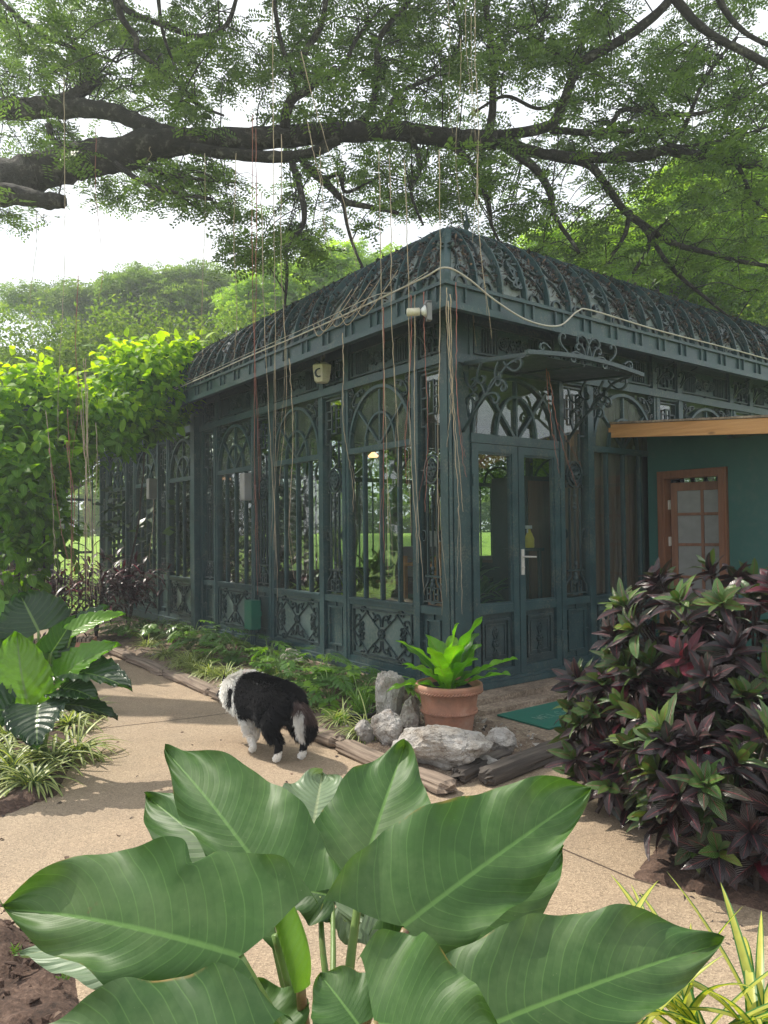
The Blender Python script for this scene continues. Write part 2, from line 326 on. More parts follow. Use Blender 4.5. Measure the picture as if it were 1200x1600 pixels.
# ---------------------------------------------------------------- mesh builder
class MB:
    def __init__(s): s.V = []; s.U = []; s.Rn = []; s.F = []; s.n = 0; s.C = []
    def add(s, V, Fs, uv=None, rnd=0.5, m=0, col=None):
        V = np.asarray(V, float).reshape(-1, 3); k = len(V)
        s.V.append(V); s.U.append(np.zeros((k, 2)) if uv is None else np.asarray(uv, float).reshape(-1, 2))
        s.Rn.append(np.full(k, rnd) if np.isscalar(rnd) else np.asarray(rnd, float))
        s.C.append(np.zeros((k, 3)) if col is None else np.broadcast_to(np.asarray(col, float), (k, 3)))
        if not isinstance(Fs, list): Fs = [Fs]
        for f in Fs:
            f = np.asarray(f, int)
            if f.size: s.F.append((f + s.n, m))
        s.n += k; return s
    def box(s, x0, x1, y0, y1, z0, z1, m=0, fm=None):
        V = np.array([[x, y, z] for z in (z0, z1) for y in (y0, y1) for x in (x0, x1)], float)
        if fm is not None: V = fm(V)
        return s.add(V, np.array([[0, 2, 3, 1], [4, 5, 7, 6], [0, 1, 5, 4], [2, 6, 7, 3], [0, 4, 6, 2], [1, 3, 7, 5]]), m=m)
    def obox(s, c, ax, ay, az, m=0):
        c, ax, ay, az = map(np.asarray, (c, ax, ay, az))
        V = [c + i * ax + j * ay + k * az for k in (-1, 1) for j in (-1, 1) for i in (-1, 1)]
        return s.add(V, np.array([[0, 2, 3, 1], [4, 5, 7, 6], [0, 1, 5, 4], [2, 6, 7, 3], [0, 4, 6, 2], [1, 3, 7, 5]]), m=m)
    def tube(s, P, r, k=6, m=0, rnd=0.5, jit=0, col=None):
        P = np.asarray(P, float); n = len(P); r = np.broadcast_to(np.asarray(r, float), (n,))
        T = np.gradient(P, axis=0); T /= np.linalg.norm(T, axis=1, keepdims=True) + 1e-9
        up = np.array([0.13, 0.21, 0.97]) if abs(T[0][2]) < 0.9 else np.array([1.0, 0.1, 0])
        A = np.zeros((n, 3)); a = np.cross(T[0], up); a /= np.linalg.norm(a)
        for i in range(n):
            a = a - T[i] * a.dot(T[i]); a /= np.linalg.norm(a) + 1e-9; A[i] = a
        B = np.cross(T, A); th = np.arange(k) * 2 * np.pi / k
        rr = r[:, None] * (1 + (jit * rng.standard_normal((n, k)) if jit else 0))
        V = P[:, None] + rr[..., None] * (np.cos(th)[None, :, None] * A[:, None] + np.sin(th)[None, :, None] * B[:, None])
        i = np.arange(n - 1)[:, None] * k; j = np.arange(k)[None]; j2 = (j + 1) % k
        Q = np.stack([i + j, i + j2, i + k + j2, i + k + j], -1).reshape(-1, 4)
        s.add(V.reshape(-1, 3), [Q, np.arange(k)[None, ::-1], (np.arange(k) + (n - 1) * k)[None]], rnd=rnd, m=m, col=col)
        return s
    def lathe(s, prof, c=(0, 0, 0), k=32, m=0):
        prof = np.asarray(prof, float); n = len(prof); th = np.arange(k) * 2 * np.pi / k
        V = np.stack([c[0] + prof[:, :1] * np.cos(th), c[1] + prof[:, :1] * np.sin(th), c[2] + np.repeat(prof[:, 1:2], k, 1)], -1)
        i = np.arange(n - 1)[:, None] * k; j = np.arange(k)[None]; j2 = (j + 1) % k
        return s.add(V.reshape(-1, 3), np.stack([i + j, i + j2, i + k + j2, i + k + j], -1).reshape(-1, 4), m=m)
    def grid(s, P, uv=None, rnd=0.5, m=0):
        n, k = P.shape[:2]; i = np.arange(n - 1)[:, None] * k; j = np.arange(k - 1)[None]
        Q = np.stack([i + j, i + j + 1, i + k + j + 1, i + k + j], -1).reshape(-1, 4)
        return s.add(P.reshape(-1, 3), Q, uv=uv, rnd=rnd, m=m)
    def flat(s, pts, th, w0, w1, fm=None, m=0, closed=False):
        """bar of in-plane thickness th following a polyline in the (x, z) plane, from depth w0 to w1 outward (-y)"""
        P = np.asarray(pts, float); n = len(P)
        if closed: T = np.roll(P, -1, 0) - np.roll(P, 1, 0)
        else: T = np.gradient(P, axis=0)
        T /= np.linalg.norm(T, axis=1, keepdims=True) + 1e-9
        N = np.stack([-T[:, 1], T[:, 0]], 1)
        a = P + N * th / 2; b = P - N * th / 2
        V = np.stack([np.c_[a[:, 0], np.full(n, -w0), a[:, 1]], np.c_[b[:, 0], np.full(n, -w0), b[:, 1]],
                      np.c_[b[:, 0], np.full(n, -w1), b[:, 1]], np.c_[a[:, 0], np.full(n, -w1), a[:, 1]]], 1).reshape(-1, 3)
        if fm is not None: V = fm(V)
        i = np.arange(n if closed else n - 1)[:, None]; j = np.arange(4)[None]; j2 = (j + 1) % 4; i2 = (i + 1) % n
        Q = np.stack([i * 4 + j, i * 4 + j2, i2 * 4 + j2, i2 * 4 + j], -1).reshape(-1, 4)
        if closed: return s.add(V, Q, m=m)
        return s.add(V, np.concatenate([Q, [[0, 1, 2, 3]], [[4 * n - 1, 4 * n - 2, 4 * n - 3, 4 * n - 4]]]), m=m)
    def mesh(s, name, mats, smooth=False):
        me = bpy.data.meshes.new(name)
        V = np.concatenate(s.V); me.vertices.add(len(V)); me.vertices.foreach_set('co', V.ravel())
        tot = np.concatenate([np.full(len(f), f.shape[1]) for f, _ in s.F]); li = np.concatenate([f.ravel() for f, _ in s.F])
        mi = np.concatenate([np.full(len(f), m) for f, m in s.F])
        me.loops.add(len(li)); me.loops.foreach_set('vertex_index', li.astype(np.int32))
        me.polygons.add(len(tot)); st = np.concatenate([[0], np.cumsum(tot)[:-1]])
        me.polygons.foreach_set('loop_start', st.astype(np.int32)); me.polygons.foreach_set('loop_total', tot.astype(np.int32))
        me.polygons.foreach_set('material_index', mi.astype(np.int32))
        me.polygons.foreach_set('use_smooth', np.full(len(tot), smooth, dtype=bool))
        U = np.concatenate(s.U)
        if U.any():
            uv = me.uv_layers.new(name='UVMap'); uv.data.foreach_set('uv', U[li].ravel())
        a = me.attributes.new('rnd', 'FLOAT', 'POINT'); a.data.foreach_set('value', np.concatenate(s.Rn))
        C = np.concatenate(s.C)
        if C.any():
            a = me.attributes.new('coat', 'FLOAT_COLOR', 'POINT'); a.data.foreach_set('color', np.c_[C, np.ones(len(C))].ravel())
        for m in (mats if isinstance(mats, (list, tuple)) else [mats]): me.materials.append(m)
        me.update(calc_edges=True); me.validate(); return me
    def build(s, name, mats, parent=None, smooth=False, **tags):
        o = bpy.data.objects.new(name, s.mesh(name, mats, smooth)); COL.objects.link(o)
        if parent is not None: o.parent = parent
        return tag(o, **tags)

def tag(o, label=None, cat=None, group=None, kind=None):
    if label: o['label'] = label
    if cat: o['category'] = cat
    if group: o['group'] = group
    if kind: o['kind'] = kind
    return o
def empty(name, loc=(0, 0, 0), rz=0.0, parent=None, **tags):
    o = bpy.data.objects.new(name, None); o.empty_display_size = 0.2; COL.objects.link(o)
    o.location = loc; o.rotation_euler = (0, 0, rz)
    if parent is not None: o.parent = parent
    return tag(o, **tags)
def dup(o, parent=None, **tags):
    c = o.copy(); COL.objects.link(c); c.parent = parent
    for ch in list(o.children): dup(ch, c)
    return tag(c, **tags)

def norm(v):
    v = np.asarray(v, float); return v / (np.linalg.norm(v, axis=-1, keepdims=True) + 1e-9)
def smoothpath(P, n=8):
    """Catmull-Rom through the points"""
    P = np.asarray(P, float); Q = np.concatenate([[2 * P[0] - P[1]], P, [2 * P[-1] - P[-2]]]); out = []
    for i in range(1, len(Q) - 2):
        t = np.linspace(0, 1, n, endpoint=False)[:, None]
        a, b, c, d = Q[i - 1], Q[i], Q[i + 1], Q[i + 2]
        out.append(0.5 * (2 * b + (c - a) * t + (2 * a - 5 * b + 4 * c - d) * t ** 2 + (3 * b - 3 * c + d - a) * t ** 3))
    return np.concatenate(out + [P[-1:]])

SHAPES = {
    'oval': lambda v: np.sin(np.pi * np.clip(v, 0, 1) ** 0.85) ** 0.75,
    'lance': lambda v: np.sin(np.pi * np.clip(v, 0, 1) ** 0.8) ** 0.9,
    'strap': lambda v: np.minimum(1, (v * 10) ** 0.6) * (1 - np.clip(v, 0, 1) ** 3) ** 0.8,
    'diamond': lambda v: 1 - np.abs(2 * v - 1),
    'frond': lambda v: np.minimum(1, 0.18 + 1.5 * v) * (1 - np.clip(v, 0, 1) ** 5) ** 0.6,
}
def leaves(mb, B, D, N, L, W, nu=2, nv=4, shape='oval', droop=0.0, fold=0.15, wave=0.0, freq=12.0, rnd=None, m=0, cut=0.0, ncut=5):
    """many leaves at once; B base, D direction, N upper normal (n, 3)"""
    B = np.atleast_2d(B); n = len(B); D = norm(np.broadcast_to(D, (n, 3))); N = np.broadcast_to(N, (n, 3))
    N = norm(N - D * (N * D).sum(1, keepdims=True)); S = np.cross(D, N)
    L = np.broadcast_to(L, (n,)).astype(float); W = np.broadcast_to(W, (n,)).astype(float); dr = np.broadcast_to(droop, (n,)).astype(float)
    u = np.linspace(-1, 1, nu + 1); v = np.linspace(0, 1, nv + 1); w = np.maximum(SHAPES[shape](v), 0.0)
    if cut: w = w * (1 - cut * (0.5 + 0.5 * np.cos(2 * np.pi * ncut * v)) * (v > 0.06))
    dd = np.where(np.abs(dr) < 1e-3, 1e-3, dr)
    al = L[:, None] * np.sin(dd[:, None] * v) / dd[:, None]; dn = -L[:, None] * (1 - np.cos(dd[:, None] * v)) / dd[:, None]
    x = W[:, None, None] * 0.5 * w[None, :, None] * u[None, None, :]
    ph = rng.random(n)[:, None, None] * 6.28
    z = fold * np.abs(x) + wave * W[:, None, None] * (np.abs(u) ** 1.5)[None, None] * np.sin(freq * v[None, :, None] + ph + (u > 0)[None, None] * 1.7)
    P = B[:, None, None] + D[:, None, None] * al[:, :, None, None] + N[:, None, None] * (dn[:, :, None] + z)[..., None] + S[:, None, None] * x[..., None]
    k = (nu + 1) * (nv + 1); i = np.arange(nv)[:, None] * (nu + 1); j = np.arange(nu)[None]
    Q = np.stack([i + j, i + j + 1, i + nu + 2 + j, i + nu + 1 + j], -1).reshape(-1, 4)
    Q = (Q[None] + (np.arange(n) * k)[:, None, None]).reshape(-1, 4)
    UV = np.broadcast_to(np.stack(np.meshgrid((u + 1) / 2, v), -1)[None], (n, nv + 1, nu + 1, 2)).reshape(-1, 2)
    if rnd is None: rnd = rng.random(n)
    mb.add(P.reshape(-1, 3), Q, uv=UV, rnd=np.repeat(np.broadcast_to(rnd, (n,)), k), m=m)
    return mb
def rand_dirs(n, zlo=-1, zhi=1):
    z = rng.uniform(zlo, zhi, n); a = rng.uniform(0, 2 * np.pi, n); r = np.sqrt(1 - z * z)
    return np.stack([r * np.cos(a), r * np.sin(a), z], 1)
ORD = ['first', 'second', 'third', 'fourth', 'fifth', 'sixth', 'seventh', 'eighth', 'ninth', 'tenth', 'eleventh', 'twelfth', 'thirteenth', 'fourteenth', 'fifteenth', 'sixteenth', 'seventeenth', 'eighteenth', 'nineteenth', 'twentieth']
# ---------------------------------------------------------------- ironwork drawing in (x, z)
def euler(P, h, L, turn, p=1.6, k0=0.0, sgn=1, n=14):
    """curve leaving P at heading h whose curvature grows to a curl of 'turn' radians"""
    K = turn * (p + 1) / L; s = (np.arange(n) + 0.5) / n; ds = L / n
    k = sgn * (k0 + K * s ** p); hh = h + np.cumsum(k) * ds
    return np.concatenate([[P], P + np.cumsum(np.stack([np.cos(hh), np.sin(hh)], 1) * ds, 0)])
def sscroll(P, h, L, turn, s=1, **k):
    a = euler(np.asarray(P, float), h + np.pi, L, turn, sgn=s, **k); b = euler(np.asarray(P, float), h, L, turn, sgn=s, **k)
    return np.concatenate([a[::-1], b[1:]])
def cscroll(P, h, L, turn, s=1, **k):
    a = euler(np.asarray(P, float), h + np.pi, L, turn, sgn=-s, **k); b = euler(np.asarray(P, float), h, L, turn, sgn=s, **k)
    return np.concatenate([a[::-1], b[1:]])
def circ(c, r, n=14, ry=None):
    t = np.arange(n) * 2 * np.pi / n; return np.stack([c[0] + r * np.cos(t), c[1] + (ry or r) * np.sin(t)], 1)
def rect(x0, x1, z0, z1): return np.array([[x0, z0], [x1, z0], [x1, z1], [x0, z1]], float)
def frame(mb, x0, x1, z0, z1, t, w0, w1, m=0):
    mb.box(x0, x0 + t, -w1, -w0, z0, z1, m); mb.box(x1 - t, x1, -w1, -w0, z0, z1, m)
    mb.box(x0 + t, x1 - t, -w1 + 0.001, -w0 - 0.001, z0, z0 + t, m); mb.box(x0 + t, x1 - t, -w1 + 0.001, -w0 - 0.001, z1 - t, z1, m)
def ball(mb, c, r, y=-0.04, m=0, k=8, sz=1.0):
    pr = [(r * math.sin(a), r * sz * -math.cos(a)) for a in np.linspace(0.05, np.pi - 0.05, 6)]
    mb.lathe(pr, (c[0], y, c[1]), k, m)
def flower(mb, c, r, w0, w1, n=6, m=0, a0=0.0):
    for i in range(n):
        a = a0 + i * 2 * np.pi / n
        mb.flat(circ((c[0] + r * 0.55 * math.cos(a), c[1] + r * 0.55 * math.sin(a)), r * 0.4, 8), r * 0.2, w0, w1, m=m, closed=True)
    ball(mb, c, r * 0.3, -(w1), m)

Z0, ZS, ZT, ZR, ZTOP = 0.20, 0.86, 2.38, 3.06, 3.52       # base, sill rail, transom, top rail, soffit
def window_meshes(W):
    f = MB()
    for x in (0, W - 0.045): f.box(x, x + 0.045, -0.05, 0.03, Z0, ZR)
    for z, h in ((Z0, 0.06), (ZS - 0.07, 0.07), (ZT - 0.03, 0.06)): f.box(0.045, W - 0.045, -0.046, 0.028, z, z + h)
    f.box(0.045, W - 0.045, -0.06, -0.046, ZS - 0.02, ZS - 0.002)
    for i in (1, 2, 3): f.box(W * i / 4 - 0.011, W * i / 4 + 0.011, -0.030, 0.02, ZS, ZT - 0.03)
    cx = W / 2; rx = W / 2 - 0.06; ry = ZR - ZT - 0.10; t = np.linspace(0, np.pi, 25)
    arch = lambda a, b: np.stack([cx + a * np.cos(t), ZT + 0.03 + b * np.sin(t)], 1)
    f.flat(arch(rx, ry), 0.032, -0.02, 0.045); f.flat(arch(rx * 0.48, ry * 0.55), 0.022, -0.01, 0.034)
    f.box(cx - 0.011, cx + 0.011, -0.032, 0.01, ZT + 0.03, ZT + ry)
    for s in (-1, 1):
        e = (cx + s * rx * 0.74, ZT + 0.03 + ry * 0.67)
        f.flat([(cx, ZT + 0.03), e], 0.022, -0.008, 0.030)
    SP = []
    for s in (-1, 1):                                     # spandrel scrolls
        s_ = MB(); SP.append(('spandrel_scrollwork', s_, IRON2))
        X = lambda a: cx + s * (W / 2 - 0.045 - a)
        hd = lambda h: h if s > 0 else np.pi - h
        s_.flat(cscroll((X(0.10), ZR - 0.13), hd(2.2), 0.16, 5.0, s=s, n=12), 0.011, 0.015, 0.04)
        s_.flat(cscroll((X(0.05), ZR - 0.30), hd(1.7), 0.13, 5.0, s=-s, n=12), 0.011, 0.015, 0.04)
        s_.flat(cscroll((X(0.20), ZR - 0.065), hd(2.9), 0.10, 4.5, s=s, n=12), 0.011, 0.015, 0.04)
        s_.flat(cscroll((X(0.035), ZR - 0.46), hd(1.6), 0.08, 5.0, s=s, n=12), 0.010, 0.015, 0.04)
        flower(s_, (X(0.055), ZR - 0.07), 0.045, 0.02, 0.045, 5); flower(s_, (X(0.14), ZR - 0.22), 0.03, 0.02, 0.045, 5)
    kf = MB()                                             # kick panel: sheet, raised frame, tabs
    kz0, kz1 = Z0 + 0.09, ZS - 0.10
    kf.box(0.045, W - 0.045, -0.012, 0.0, Z0 + 0.06, ZS - 0.07)
    kw = MB(); frame(kw, 0.085, W - 0.085, kz0, kz1, 0.016, 0.012, 0.042)
    zm = (kz0 + kz1) / 2
    for x0, x1 in ((0.045, 0.085), (W - 0.085, W - 0.045)): kw.box(x0, x1, -0.034, -0.014, zm - 0.008, zm + 0.008)
    H = kz1 - kz0; q = (W - 0.17) / 2
    K = dict(n=14)
    for sx in (-1, 1):
        for sz in (-1, 1):
            P = lambda a, b: (cx + sx * a * q, zm + sz * b * H / 2)
            hd = lambda h: math.atan2(sz * math.sin(h), sx * math.cos(h)); sg = sx * sz
            kw.flat([P(0.02, 0.08), P(0.52, 0.86)], 0.0075, 0.018, 0.034)
            kw.flat([P(0.50, 0.90), P(0.98, 0.04)], 0.0075, 0.016, 0.032)
            kw.flat(euler(np.array(P(0.46, 0.80)), hd(0.9), 0.24, 5.5, sgn=-sg, **K), 0.0085, 0.015, 0.038)
            kw.flat(euler(np.array(P(0.02, 0.30)), hd(1.5), 0.26, 5.5, sgn=-sg, **K), 0.0085, 0.015, 0.038)
            kw.flat(euler(np.array(P(0.97, 0.10)), hd(1.6), 0.30, 5.2, sgn=sg, **K), 0.0085, 0.015, 0.038)
            kw.flat(euler(np.array(P(0.62, 0.05)), hd(1.2), 0.20, 5.8, sgn=-sg, **K), 0.0075, 0.015, 0.038)
            kw.flat(euler(np.array(P(0.75, 0.05)), hd(1.5), 0.17, 5.8, sgn=sg, **K), 0.0075, 0.015, 0.038)
            kw.flat(euler(np.array(P(0.30, 0.85)), hd(-2.4), 0.17, 5.5, sgn=sg, **K), 0.0075, 0.015, 0.038)
    flower(kw, (cx, zm), 0.05, 0.02, 0.045, 6); flower(kw, (cx - q * 0.72, zm), 0.028, 0.02, 0.045, 5); flower(kw, (cx + q * 0.72, zm), 0.028, 0.02, 0.045, 5)
    p = MB(); p.add([[0.03, -0.004, ZS], [W - 0.03, -0.004, ZS], [W - 0.03, -0.004, ZT], [0.03, -0.004, ZT]], np.array([[0, 1, 2, 3]]))
    a = MB(); a.add([[0.03, -0.003, ZT], [W - 0.03, -0.003, ZT], [W - 0.03, -0.003, ZR], [0.03, -0.003, ZR]], np.array([[0, 1, 2, 3]]))
    return [('window_frame', f, IRON)] + SP + [ ('kick_sheet', kf, KICK), ('kick_scrollwork', kw, IRON2), ('pane', p, GLASS), ('arch_pane', a, FROST)]

def greekkey(mb, cx, z, s, w0=0.015, w1=0.035, t=0.014):
    B = lambda *a: mb.flat(np.array(a, float) * s + [cx, z], t, w0, w1)
    for x in (-1, 1):
        B((x * .15, .5), (x * .15, -.5)); B((x * .15, .32), (x * .45, .32), (x * .45, -.32), (x * .15, -.32)); B((x * .15, .0), (x * .45, .0))
    B((-.15, .5), (.15, .5)); B((-.15, -.5), (.15, -.5))
def panel_meshes(W):
    f = MB()
    for x in (0.0, W - 0.06): f.box(x, x + 0.06, -0.06, 0.04, Z0, ZR)
    for z, h in ((Z0, 0.06), (ZS - 0.07, 0.07)): f.box(0.06, W - 0.06, -0.05, 0.03, z, z + h)
    f.box(0.06, W - 0.06, -0.05, 0.03, ZR - 0.05, ZR)
    o = MB(); cx = W / 2; hw = (W - 0.12) / 2; q = hw * 0.42
    bar = lambda *a, t=0.013: o.flat(a, t, 0.012, 0.034)
    for s in (-1, 1):
        bar((cx + s * q, 1.13), (cx + s * q, 1.96)); bar((cx + s * q, 2.24), (cx + s * q, 2.52)); bar((cx + s * hw * 0.85, 2.50), (cx + s * hw * 0.85, 2.98))
        o.flat(circ((cx + s * hw * 0.78, 1.50), 0.032, 12, 0.05), 0.009, 0.012, 0.03, closed=True)
        bar((cx + s * q, 1.13), (cx + s * q, 1.08), (cx + s * hw * 0.86, 0.98), (cx + s * hw * 0.86, 0.74 + 0.14), t=0.016)
        bar((cx + s * hw, 2.10), (cx + s * q * 1.6, 2.10)); bar((cx + s * hw * 0.85, 2.62), (cx + s * hw, 2.62))
        o.flat(cscroll((cx + s * hw * 0.6, 2.0), s * 0.8 + 1.57, 0.06, 4.5, s=s, n=8), 0.009, 0.015, 0.03)
    bar((cx, 1.15), (cx, 1.95), t=0.008)
    bar((cx - q * 1.6, 1.13), (cx + q * 1.6, 1.13), t=0.018); bar((cx - hw * 0.9, 2.50), (cx - q, 2.50)); bar((cx + q, 2.50), (cx + hw * 0.9, 2.50)); bar((cx - hw * .86, 0.90), (cx + hw * .86, 0.90))
    bar((cx - hw * .85, 2.98), (cx + hw * .85, 2.98))
    greekkey(o, cx, 2.76, 0.30); greekkey(o, cx, 0.97, 0.17, t=0.016)
    o.flat(circ((cx, 2.10), hw * 0.62, 18, 0.13), 0.014, 0.012, 0.036, closed=True); flower(o, (cx, 2.10), hw * 0.45, 0.015, 0.04, 6)
    flower(o, (cx, 2.03), hw * 0.2, 0.015, 0.04, 4); flower(o, (cx, 2.17), hw * 0.2, 0.015, 0.04, 4)
    for z, r in ((1.20, 0.02), (1.16, 0.016), (1.09, 0.022), (1.05, 0.028), (1.01, 0.016), (1.80, 0.016), (1.76, 0.022), (1.72, 0.014), (1.88, 0.02)): ball(o, (cx, z), r, -0.026, sz=1.2)
    k = MB(); k.box(0.06, W - 0.06, -0.012, 0.0, Z0 + 0.06, ZS - 0.07)
    kw = MB(); frame(kw, 0.115, W - 0.115, Z0 + 0.12, ZS - 0.12, 0.018, 0.012, 0.036)
    kz = (Z0 + ZS) / 2
    kw.box(0.06, 0.115, -0.03, -0.013, kz - 0.008, kz + 0.008); kw.box(W - 0.115, W - 0.06, -0.03, -0.013, kz - 0.008, kz + 0.008)
    kw.box(cx - 0.008, cx + 0.008, -0.03, -0.013, ZS - 0.12, ZS - 0.07); kw.box(cx - 0.008, cx + 0.008, -0.03, -0.013, Z0 + 0.06, Z0 + 0.12)
    p = MB(); p.add([[0.03, -0.002, ZS], [W - 0.03, -0.002, ZS], [W - 0.03, -0.002, ZR], [0.03, -0.002, ZR]], np.array([[0, 1, 2, 3]]))
    return [('panel_frame', f, IRON), ('key_pattern_ironwork', o, IRON2), ('kick_sheet', k, IRON), ('kick_frame', kw, IRON), ('pane', p, GLASS)]
def frieze_meshes(W, wide):
    f = MB(); z0, z1 = ZR + 0.03, ZTOP; f.box(0, W, 0.0, 0.02, z0, z1)
    f.box(0, 0.045, -0.04, 0.0, z0, z1); f.box(W - 0.045, W, -0.04, 0.0, z0, z1)
    o = MB(); a, b = z0 + 0.06, z1 - 0.09; zm = (a + b) / 2
    frame(o, 0.07, W - 0.07, a, b, 0.014, 0.004, 0.03)
    o.box(W / 2 - 0.008, W / 2 + 0.008, -0.03, -0.003, z0, a)
    if wide:
        for s in (-1, 1):
            for i in range(3):
                x = W / 2 + s * (0.24 + i * 0.075)
                o.flat(np.concatenate([[[x - 0.018, a + 0.03]], np.stack([x + 0.018 * np.cos(np.linspace(np.pi, 0, 6)), b - 0.05 + 0.018 * np.sin(np.linspace(np.pi, 0, 6))], 1), [[x + 0.018, a + 0.03]]]), 0.011, 0.004, 0.026)
            o.flat(circ((W / 2 + s * 0.15, zm), 0.055), 0.012, 0.004, 0.028, closed=True)
            flower(o, (W / 2 + s * 0.15, zm), 0.035, 0.01, 0.03, 5)
            o.flat(sscroll((W / 2 + s * 0.08, zm), 1.0 * s, 0.12, 4.0, s=s, n=9), 0.010, 0.006, 0.026)
        flower(o, (W / 2, zm), 0.06, 0.01, 0.035, 6)
    else:
        greekkey(o, W / 2, zm, min(0.26, b - a - 0.03), 0.004, 0.03); flower(o, (W / 2, zm), 0.04, 0.02, 0.04, 5)
    return [('frieze_board', f, IRON), ('frieze_ironwork', o, IRON2)]

KIT = {}
def unit(kind, W, parent, at, side):
    """side 0: right front (y = 0 plane), 1: left front (x = 0 plane)"""
    key = (kind, round(W, 3))
    if key not in KIT:
        parts = {'window': window_meshes, 'ornamental_panel': panel_meshes}.get(kind, None)
        parts = parts(W) if parts else frieze_meshes(W, W > 0.8)
        KIT[key] = [(n, mb.mesh(n, m), ) for n, mb, m in parts]
    loc = (at, 0, 0) if side == 0 else (0, at + W, 0)
    o0 = None
    for i, (n, me) in enumerate(KIT[key]):
        if i == 0:
            o = bpy.data.objects.new(kind, me); o0 = o; o.parent = parent; o.location = loc
            if side == 1: o.rotation_euler = (0, 0, R(-90))
        else: o = bpy.data.objects.new(n, me); o.parent = o0
        COL.objects.link(o)
    return o0

# ---------------------------------------------------------------- greenhouse
CX, CY = 0.60, 6.50
AZ = R(36.8)
gh = empty('greenhouse', (CX, CY, 0), AZ, label='dark green iron and glass greenhouse with a domed scrollwork roof', cat='greenhouse')
uR = np.array([math.cos(AZ), math.sin(AZ), 0]); uL = np.array([-math.sin(AZ), math.cos(AZ), 0])
def G(x, y, z=0.0): return np.array([CX, CY, 0]) + x * uR + y * uL + np.array([0, 0, z])
LX, LY = 7.0, 5.40
PW = 0.47
for y in (0.45, 2.10, 3.75): unit('window', 1.15, gh, y, 1)
for y in (0.02,): unit('ornamental_panel', 0.43, gh, y, 1)
for y in (1.60, 3.25, 4.90): unit('ornamental_panel', 0.50, gh, y, 1)
for x in (1.90, 3.58, 5.26): unit('window', 1.18, gh, x, 0)
for x in (1.40, 3.08, 4.76, 6.44): unit('ornamental_panel', 0.50, gh, x, 0)
for y, w in ((0.02, .43), (.45, 1.15), (1.6, .5), (2.1, 1.15), (3.25, .5), (3.75, 1.15), (4.9, .5)): unit('frieze', w, gh, y, 1)
for x, w in ((0.20, 1.2), (1.4, .5), (1.9, 1.18), (3.08, .5), (3.58, 1.18), (4.76, .5), (5.26, 1.18), (6.44, .5)): unit('frieze', w, gh, x, 0)

b = MB()                                                   # rails, corner post, base plinth rail
b.box(-0.075, LX, -0.075, 0.05, ZR - 0.0, ZR + 0.03); b.box(-0.075, 0.05, 0.05, LY, ZR, ZR + 0.03)
b.box(-0.085, LX, -0.085, -0.075, ZR - 0.03, ZR + 0.05); b.box(-0.085, -0.075, -0.075, LY, ZR - 0.03, ZR + 0.05)
b.build('top_rail', IRON, gh)
b = MB()
b.box(-0.10, LX + .1, -0.10, 0.06, 0.12, 0.17); b.box(-0.10, 0.06, 0.06, LY + .1, 0.12, 0.17)
b.box(-0.075, LX + .07, -0.075, 0.05, 0.17, 0.20); b.box(-0.075, 0.05, 0.05, LY + .07, 0.17, 0.20)
b.build('base_rail', IRON, gh)
b = MB()
b.box(-0.07, 0.02, -0.07, 0.02, 0.2, ZTOP); b.box(-0.095, -0.07, -0.06, 0.01, 0.2, ZTOP); b.box(-0.06, 0.01, -0.095, -0.07, 0.2, ZTOP)
b.tube([[-0.085, -0.085, 0.2], [-0.085, -0.085, ZTOP]], 0.016, 8)
b.box(0.02, 0.10, -0.045, 0.04, 0.2, ZTOP); b.box(0.10, 0.20, -0.028, 0.035, 0.2, ZTOP)
b.box(-0.028, 0.0, -0.001 + 0.02, 0.021, 0.2, ZTOP)
b.build('corner_post', IRON, gh)
# rear walls
b = MB()
for i in range(5):
    x = i * LX / 4
    b.box(x - 0.05, x + 0.05, LY - 0.05, LY + 0.05, 0.1, ZTOP)
for i in range(1, 5):
    y = i * LY / 4 if i < 4 else LY
    b.box(LX - 0.05, LX + 0.05, y - 0.05, y + 0.05 if i < 4 else y - 0.06, 0.1, ZTOP)
for z in (0.3, 0.86, 2.38, 3.05):
    b.box(0.05, LX - 0.05, LY - 0.03, LY + 0.03, z, z + 0.07); b.box(LX - 0.03, LX + 0.03, 0.05, LY - 0.06, z, z + 0.07)
for i in range(24):
    x = 0.2 + i * 0.285
    b.box(x - 0.009, x + 0.009, LY - 0.012, LY + 0.012, 0.93, 2.38)
t = np.linspace(0, np.pi, 17)
for i in range(4):
    xc = (i + .5) * LX / 4
    for a in (0.72, 0.4):
        b.flat(np.stack([xc + a * np.cos(t), 2.45 + a * 0.8 * np.sin(t)], 1), 0.03, -LY - 0.02, -LY + 0.02)
    for s in (-1, 1): b.flat([(xc, 2.45), (xc + s * 0.5, 2.85)], 0.022, -LY - 0.015, -LY + 0.015)
b.box(0.06, LX - 0.06, LY - 0.01, LY + 0.01, 0.1, 0.86); b.box(LX - 0.01, LX + 0.01, 0.06, LY - 0.07, 0.1, 0.86)
b.box(0, LX, LY - 0.04, LY + 0.04, 3.12, ZTOP - 0.001)
b.build('rear_frame', IRON, gh)
b = MB()
b.add([[0, LY, .86], [LX, LY, .86], [LX, LY, 3.12], [0, LY, 3.12]], np.array([[0, 1, 2, 3]])); b.add([[LX, 0, .86], [LX, LY, .86], [LX, LY, 3.12], [LX, 0, 3.12]], np.array([[0, 1, 2, 3]]))
b.build('rear_pane', GLASS, gh)
b = MB(); b.box(0.02, LX - 0.02, 0.05, LY - 0.05, 0.10, 0.16); b.build('indoor_floor', FLOORM, gh)

